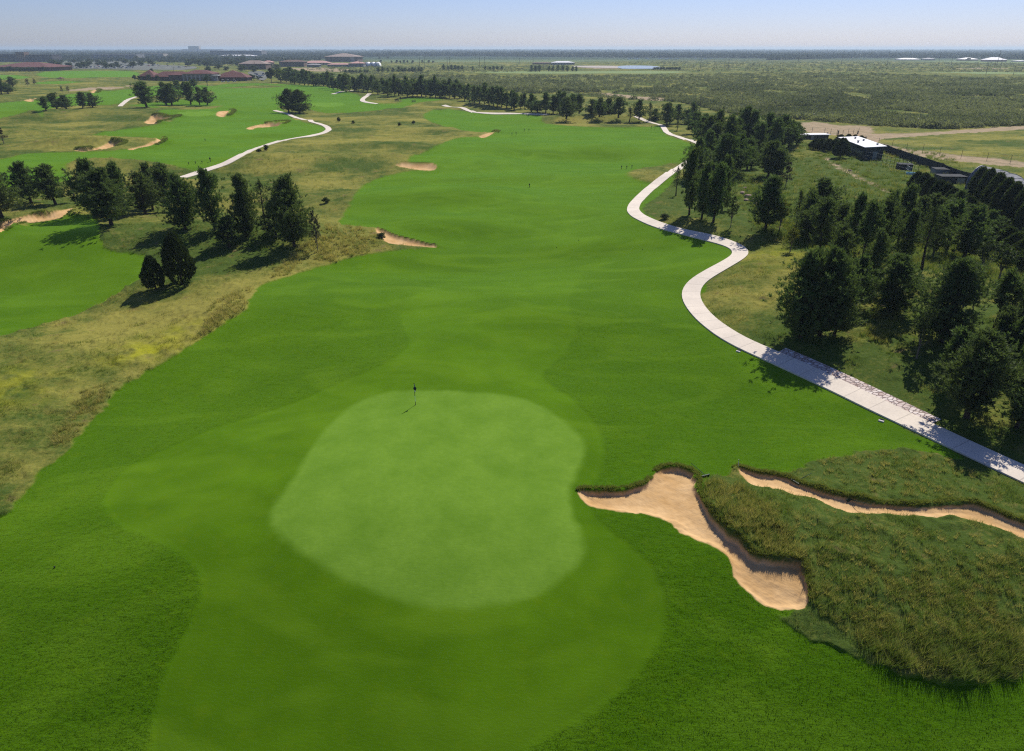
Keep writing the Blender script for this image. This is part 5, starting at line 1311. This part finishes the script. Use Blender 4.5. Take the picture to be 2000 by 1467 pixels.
# white roofed metal shed
def quad_shed():
    c = [PT(1686, 312), PT(1722, 311.5), PT(1660, 290), PT(1634, 291)]
    A, B, Cc, D = [np.array([float(v) for v in q]) for q in c]
    ax = (B - A)[:2]; wv = np.hypot(*ax); ux = ax / wv; uy = np.array([-ux[1], ux[0]])
    Ld = 24.0; h = 3.3; rz = math.atan2(ux[1], ux[0])
    z = min(A[2], B[2])
    e = empty('metal_shed', (float(A[0] + ux[0] * wv / 2), float(A[1] + ux[1] * wv / 2), float(z)), rz, 'long dark walled shed with a glaring white sheet roof and three roof vents', 'shed')
    # skewed so the long side runs the way the photo shows
    tx, ty, _ = [float(v) for v in PT(1636, 293)]; dv = np.array([tx - A[0], ty - A[1]]); sk = float(dv @ ux); dp = float(dv @ uy)
    k_ = min(24.0, max(dp, 16)) / max(dp, 1); dp *= k_; sk *= k_
    def sl(x, yy): return (x + sk * yy / dp, yy)
    mb = MB(); p = [sl(-wv/2, 0), sl(wv/2, 0), sl(wv/2, dp), sl(-wv/2, dp)]
    mb.add([(a, b, -.5) for a, b in p] + [(p[0][0], p[0][1], h), (p[1][0], p[1][1], h + .25), (p[2][0], p[2][1], h + .25), (p[3][0], p[3][1], h)], [(0,3,2,1),(4,5,6,7),(0,1,5,4),(1,2,6,5),(2,3,7,6),(3,0,4,7)]); mb.build('wall', M['metal'], e)
    q = [sl(-wv/2 - .5, -.6), sl(wv/2 + .5, -.6), sl(wv/2 + .5, dp + .5), sl(-wv/2 - .5, dp + .5)]
    hs = [h + .02, h + .3, h + .3, h + .02]
    mb = MB(); mb.add([(a, b, k) for (a, b), k in zip(q, hs)] + [(a, b, k + .14) for (a, b), k in zip(q, hs)], [(0,3,2,1),(4,5,6,7),(0,1,5,4),(1,2,6,5),(2,3,7,6),(3,0,4,7)]); rf = mb.build('roof', M['whiteroof'], e)
    for fx, fy in ((.3, .12), (-.3, .42), (.2, .55), (.1, .8)):
        a, b = sl(fx * wv, fy * dp); mb = MB(); mb.tube((a, b, h + .2), (a, b, h + .75), .28, n=8); mb.tube((a, b, h + .75), (a, b, h + .85), .42, n=8); mb.build('vent', M['greymetal'], rf)
    mb = MB(); mb.box(-.2, 1.0, -.08, -.003, 0, 2.2); mb.build('door', M['greymetal'], e)
    for i in range(5):
        a, b = sl(-wv/2, 1.5 + i * 2.0); mb = MB(); mb.box(a - .12, a + .1, b, b + 1.2, 1.2, 2.0); mb.build('window', M['greymetal'], e)
quad_shed()
x, y, z = [float(v) for v in PT(1583, 272)]
e = empty('small_shed', (x, y, z), .1, 'small low shed with a flat white roof at the foot of the wood', 'shed'); mb = MB(); mb.box(-5.5, 5.5, -2, 2, -.5, 1.6); mb.build('wall', M['metal'], e); mb = MB(); mb.box(-6, 6, -2.4, 2.4, 1.603, 1.8); mb.build('roof', M['whiteroof'], e); mb = MB(); mb.box(-1, 0, -2.06, -2.003, 0, 1.4); mb.build('door', M['greymetal'], e)
def container(px0, px1, pb, pt, rz, mat, label, d=3.0):
    x, y, z, w, s = frame_at(px0, px1, pb); h = max(1.3, zpx(x, y, z, pt) * .8)
    e = empty('container', (x, y, z), rz, label, 'container'); mb = MB(); mb.box(-w/2, w/2, -d/2, d/2, -.2, h)
    n = int(w / .5)
    for i in range(n): a = -w/2 + w * (i + .5) / n; mb.box(a - .1, a + .1, -d/2 - .06, -d/2 - .002, .15, h - .15)
    mb.build('body', M[mat], e); mb = MB(); mb.box(-w/2 - .05, w/2 + .05, -d/2 - .1, d/2 + .1, h + .003, h + .12); mb.build('lid', M['screen'], e)
    mb = MB(); mb.box(w * .1, w * .4, -d/2 - .12, -d/2 - .062, .15, h * .85); mb.build('door', M['greymetal' if mat != 'greymetal' else 'metal'], e)
container(1752, 1778, 331, 318, -.35, 'screen', 'black slatted compost box standing in the fenced yard')
container(1822, 1850, 341, 327, -.2, 'greywall', 'grey container behind the dark green one', 3.5)
container(1830, 1878, 357, 340, -.08, 'metal', 'long dark container at the corner of the screened fence', 3.5)
x, y, z = [float(v) for v in PT(1778, 341)]
e = empty('water_trough', (x, y, z), -.3, 'pale blue trough at the end of the tall wire fence', 'trough'); mb = MB(); mb.box(-1, 1, -.4, .4, 0, .1); mb.box(-1, -.94, -.4, .4, .1, .55); mb.box(.94, 1, -.4, .4, .1, .55); mb.box(-.94, .94, -.4, -.34, .1, .55); mb.box(-.94, .94, .34, .4, .1, .55); mb.build('basin', paint('trough_blue', (.35,.6,.68)), e)
# curved grey net tunnel
p = np.array([(1905,372),(1935,380),(1965,396),(1995,416),(2040,450)], float); x, y, _ = W3(p[:, 0], p[:, 1], hz)
o = np.array([x[0], y[0], float(gs(GZ, x[0], y[0]))]); e = empty('hoop_tunnel', tuple(o), 0, 'long grey hooped tunnel behind the olive cypresses', 'tunnel')
L = np.concatenate([[0], np.cumsum(np.hypot(np.diff(x), np.diff(y)))]); t = np.linspace(0, L[-1], 22); X = np.interp(t, L, x); Y = np.interp(t, L, y); Zg = gs(GZ, X, Y)
Tn = np.stack([np.gradient(X), np.gradient(Y)], 1); Tn /= np.linalg.norm(Tn, axis=1)[:, None]; Nn = np.stack([-Tn[:, 1], Tn[:, 0]], 1)
Wt, Ht = 4.0, 5.2; V = []
for k in range(22):
    for j in range(13):
        a = math.pi * j / 12; c = math.cos(a) * Wt; V.append((X[k] + Nn[k, 0] * c - o[0], Y[k] + Nn[k, 1] * c - o[1], Zg[k] + Ht * math.sin(a) ** .8 - o[2]))
F = [(k * 13 + j, k * 13 + j + 1, (k + 1) * 13 + j + 1, (k + 1) * 13 + j) for k in range(21) for j in range(12)] 
mb = MB(); mb.add(V, F + [tuple(range(13)), tuple(range(21 * 13, 22 * 13))[::-1]]); mb.build('cover', M['greywall'], e, True)
for k in range(0, 22, 3):
    mb = MB()
    for j in range(12): mb.tube(np.array(V[k * 13 + j]) * [1, 1, 1.01] + [0, 0, .03], np.array(V[k * 13 + j + 1]) * [1, 1, 1.01] + [0, 0, .03], .07, n=4, cap=False)
    mb.build('hoop', M['greymetal'], e)

# ------------------------------------------------------------------ things on the golf course
x, y, z = [float(v) for v in PT(811.5, 791)]
flag = empty('flagstick', (x, y, z), 0, 'thin golf flagstick with a dark drooping flag on the near green', 'flagstick')
mb = MB(); mb.tube((0,0,-.1), (0,0,2.15), .022, .014, 8)
pole = mb.build('pole', M['canvas'], flag)
for a, b in ((.0, .35), (.95, 1.2), (1.55, 1.7)): q = MB(); q.tube((0,0,a), (0,0,b), .026, .025, 8); q.build('band', M['rubber'], pole)
mb = MB(); mb.ball((0,0,2.19), .045, .045, .06); mb.build('finial', M['rubber'], flag)
M['flagcloth'] = simple('navy_flag_cloth', (.012,.018,.04), (.02,.03,.06), 5, .8)
bm = bmesh.new(); nu, nv = 9, 12; rows_ = []
for j in range(nv + 1):
    v = j / nv; r = []
    for i in range(nu + 1):
        u = i / nu; hang = .62 * u ** 1.1
        xx = .02 + .15 * u * (1 - .3 * v) + .04 * math.sin(u * 9 + v * 3); yy = .07 * math.sin(u * 11 + v * 2) * (.4 + v); zz = 2.13 - .36 * v - hang * (.75 + .2 * v)
        r.append(bm.verts.new((xx - .09 * v, yy, zz)))
    rows_.append(r)
for j in range(nv):
    for i in range(nu): bm.faces.new((rows_[j][i], rows_[j][i+1], rows_[j+1][i+1], rows_[j+1][i]))
me = bpy.data.meshes.new('flag'); bm.to_mesh(me); bm.free(); me.materials.append(M['flagcloth']); fo = link('flag', me, flag); sm = fo.modifiers.new('thick', 'SOLIDIFY'); sm.thickness = .008
mb = MB(); mb.ball((.07, -.06, 1.44), .045, .03, .07); mb.build('flag_emblem', M['canvas'], fo)
mb = MB(); mb.tube((0,0,-.05), (0,0,.012), .06, n=14); mb.build('cup', M['rubber'], flag)

M['rakegreen'] = simple('green_plastic', (.01,.045,.025), (.008,.03,.02), 4, .5)
def rake(px, pb, px2, pb2, label, mat='rakegreen'):
    x, y, z = [float(v) for v in PT(px, pb)]; x2, y2, z2 = [float(v) for v in PT(px2, pb2)]
    e = empty('bunker_rake', (x, y, z + .06), math.atan2(y2 - y, x2 - x), label, 'rake'); L = 1.9
    pit = (z2 - z) / max(.5, math.hypot(x2 - x, y2 - y)); e.rotation_euler = (0, -math.atan(max(-.4, min(.4, pit))), e.rotation_euler[2])
    mb = MB(); mb.tube((0,0,.04), (L,0,.10), .025, .022, 7); mb.build('handle', M[mat], e)
    mb = MB(); mb.box(-.04, .05, -.36, .36, 0, .10)
    mb.build('head', M[mat], e); mb = MB()
    for i in range(13): a = -.34 + .68 * i / 12; mb.box(-.02, .02, a - .01, a + .01, -.09, -.002)
    mb.build('teeth', M[mat], e)
rake(1378, 931, 1362, 918, 'dark green rake lying on the grass between the two bunkers')
rake(1552, 943, 1587, 926, 'dark headed rake lying over the back lip of the long bunker')
rake(1661, 978, 1668, 975, 'rake left in the orange sand in the middle of the long bunker')
x, y, z = [float(v) for v in PT(1443, 912)]
e = empty('marker_stake', (x, y, z), 0, 'thin pale stake leaning at the left tip of the long bunker', 'stake'); mb = MB(); mb.tube((0,0,-.2), (-.08,.05,.55), .02, .015, 6); mb.build('shaft', M['canvas'], e); mb = MB(); mb.tube((-.08,.05,.55), (-.09,.055,.66), .024, .02, 6); mb.build('tip', M['greymetal'], e)
def drain(px, pb, label):
    x, y, z = [float(v) for v in PT(px, pb)]; z = float(base_h(x, y)) + .02
    e = empty('drain_outlet', (x, y, z), -.7, label, 'drain', 'drain outlets beside the path'); mb = MB(); mb.box(-.22, .22, -.12, .12, -.1, .04); mb.build('slab', M['concrete'], e); mb = MB(); mb.box(-.2, .2, .122, .2, -.05, .12); mb.build('grate', M['rubber'], e)
drain(1442, 687, 'small pale drain slab where the shaded path meets the fairway'); drain(1721, 823, 'small pale drain slab below the flagstone strip')
# tee markers and sprinkler boxes, small dark dots on the far fairways
def marker(px, pb, h, label, cat='marker', r=.16):
    x, y, z = [float(v) for v in PT(px, pb)]; e = empty('tee_marker', (x, y, z), 0, label, cat, 'small dark markers on the fairways')
    mb = MB(); mb.tube((0,0,-.1), (0,0,h), r * .4, r * .4, 6); mb.build('stem', M['rubber'], e); mb = MB(); mb.ball((0,0,h), r, r, r * 1.2); mb.build('knob', M['rubber'], e)
for i, (px, pb) in enumerate([(369,322),(382,320),(395,319),(411,316)]): marker(px, pb, .9 if i == 3 else .5, f"small dark marker in the line beside the left cart path, {nth(i + 1)} from the left", r=.22 if i == 3 else .15)
for i, (px, pb) in enumerate([(1024,257),(1033,257),(1000,265),(1008,264),(1272,252),(1279,252),(1289,252)]): marker(px, pb, .9, f"tiny dark marker on the far end of the main fairway, {nth(i + 1)} of seven")
for i, (px, pb) in enumerate([(1214,330),(1224,330),(1234,329),(401,276),(1034,366)]): marker(px, pb, .7, ['left', 'middle', 'right'][i] + ' one of three small stakes on the fairway by the tan patch' if i < 3 else ['lone slim stake on the left hole fairway', 'lone dark stake in the middle of the main fairway'][i - 3])
for i, (px, pb) in enumerate([(1087,484),(1130,470),(107,1109),(1255,488)]): marker(px, pb, .08, f"sprinkler head, tiny dark dot in the mown grass, {nth(i + 1)} by distance", 'sprinkler', .055)
def bench(px, pb, label):
    x, y, z = [float(v) for v in PT(px, pb)]; e = empty('bench', (x, y, z), .1, label, 'bench'); mb = MB(); mb.box(-1.2, 1.2, -.3, .3, .42, .52); mb.build('seat', M['postwood'], e)
    mb = MB(); mb.box(-1.2, 1.2, .3, .38, .55, 1.0); mb.build('backrest', M['postwood'], e)
    for k in (-1, 1): mb = MB(); mb.box(k * 1.0 - .06, k * 1.0 + .06, -.25, .3, 0, .418); mb.build('leg', M['rubber'], e)
bench(808, 200, 'dark bench by the back tees under the long row'); bench(775, 198, 'pale bench left of the dark one by the back tees')
x, y, z = [float(v) for v in PT(782, 197)]
e = empty('tee_sign', (x, y, z), 0, 'dark upright tee sign by the back tees', 'sign'); mb = MB(); mb.tube((0,0,0), (0,0,1.2), .08); mb.build('post', M['rubber'], e); mb = MB(); mb.box(-.35, .35, -.06, .06, 1.2, 2.3); mb.build('board', M['metal'], e)
# rocks
M['rock'] = simple('pink_rock', (.34,.24,.19), (.22,.15,.12), 3, .9, .6)
def rock(px, pb, r, label):
    x, y, z = [float(v) for v in PT(px, pb)]; rr = np.random.RandomState(int(px)); mb = MB(); mb.ball((0,0,0), r, r * .8, r * .5, 12, 8)
    mb.v = [tuple(np.array(v) * (1 + .25 * float(vn(v[0] * 2 / r + px, v[1] * 2 / r + v[2] * 3 / r, 3)))) for v in mb.v]
    tag(mb.build('rock', M['rock'], None, True, (x, y, z + r * .15), rr.uniform(0, 6)), label, 'rock', 'stones in the right wood')
for px, pb, r, lab in [(1462,385,.9,'largest pink stone in the heap left of the lone cone pine'),(1450,378,.7,'pink stone at the left of the heap'),(1470,393,.8,'pink stone at the foot of the heap'),(1457,392,.6,'small stone between the others in the heap'),(1455,368,.5,'topmost small stone of the heap'),(1478,400,.6,'lowest stone of the heap nearest the pine'),(1561,275,1.0,'pale boulder at the foot of the dense wood'),(1660,334,.5,'white stone in the middle of the twin track')]: rock(px, pb, r, lab)
# ------------------------------------------------------------------ camera, sun, sky, air
cam = bpy.data.cameras.new('camera'); co = bpy.data.objects.new('camera', cam); COL.objects.link(co)
co.location = (0, 0, HC); co.rotation_euler = (math.radians(90) - PITCH, 0, 0)
cam.sensor_fit = 'HORIZONTAL'; cam.sensor_width = 36; cam.lens = 36 * FPX / 2000; cam.clip_start = 0.5; cam.clip_end = 60000
scene.camera = co
EL, AZ = math.radians(48), math.radians(30)          # sun ahead and to the right of the view
d = Vector((math.sin(AZ) * math.cos(EL), math.cos(AZ) * math.cos(EL), math.sin(EL)))
sl = bpy.data.lights.new('sun', 'SUN'); so = bpy.data.objects.new('sun', sl); COL.objects.link(so)
so.rotation_euler = d.to_track_quat('Z', 'Y').to_euler(); sl.energy = 5.0; sl.angle = math.radians(0.53); sl.color = (1.0, 0.95, 0.86)
w = bpy.data.worlds.new('World'); scene.world = w; w.use_nodes = True; nt = w.node_tree; bg = nt.nodes['Background']
sky = nt.nodes.new('ShaderNodeTexSky'); sky.sky_type = 'NISHITA'; sky.sun_disc = False; sky.sun_elevation = EL; sky.sun_rotation = AZ
sky.air_density = 0.9; sky.dust_density = 0.35; sky.ozone_density = 3.0
tint = nt.nodes.new('ShaderNodeMix'); tint.data_type = 'RGBA'; tint.blend_type = 'MULTIPLY'; tint.inputs[0].default_value = 1; tint.inputs[7].default_value = (0.89, 0.93, 1.30, 1)
nt.links.new(sky.outputs[0], tint.inputs[6]); nt.links.new(tint.outputs[2], bg.inputs['Color']); bg.inputs['Strength'].default_value = 0.078
# air
mb = MB(); mb.box(-17500, 17500, -300, 17600, float(GZ.min()) - 1.5, 52)
m = bpy.data.materials.new('haze_air'); m.use_nodes = True; n2 = m.node_tree; n2.nodes.clear(); out = n2.nodes.new('ShaderNodeOutputMaterial'); pv = n2.nodes.new('ShaderNodeVolumePrincipled')
pv.inputs['Color'].default_value = (0.70, 0.87, 1.0, 1); pv.inputs['Density'].default_value = 0.00011; pv.inputs['Anisotropy'].default_value = 0.25
n2.links.new(pv.outputs[0], out.inputs['Volume'])
tag(mb.build('haze', m), 'thin blue haze over the plain', kind='stuff')
scene.view_settings.view_transform = 'Standard'; scene.view_settings.look = 'None'; scene.view_settings.exposure = 0.10; scene.view_settings.gamma = 1.0
scene.cycles.use_denoising = False; scene.cycles.sample_clamp_direct = 6; scene.cycles.sample_clamp_indirect = 2; scene.cycles.pixel_filter_type = 'BLACKMAN_HARRIS'; scene.cycles.filter_width = 1.2; scene.cycles.volume_bounces = 0; scene.cycles.max_bounces = 6; scene.cycles.diffuse_bounces = 3; scene.cycles.transparent_max_bounces = 8
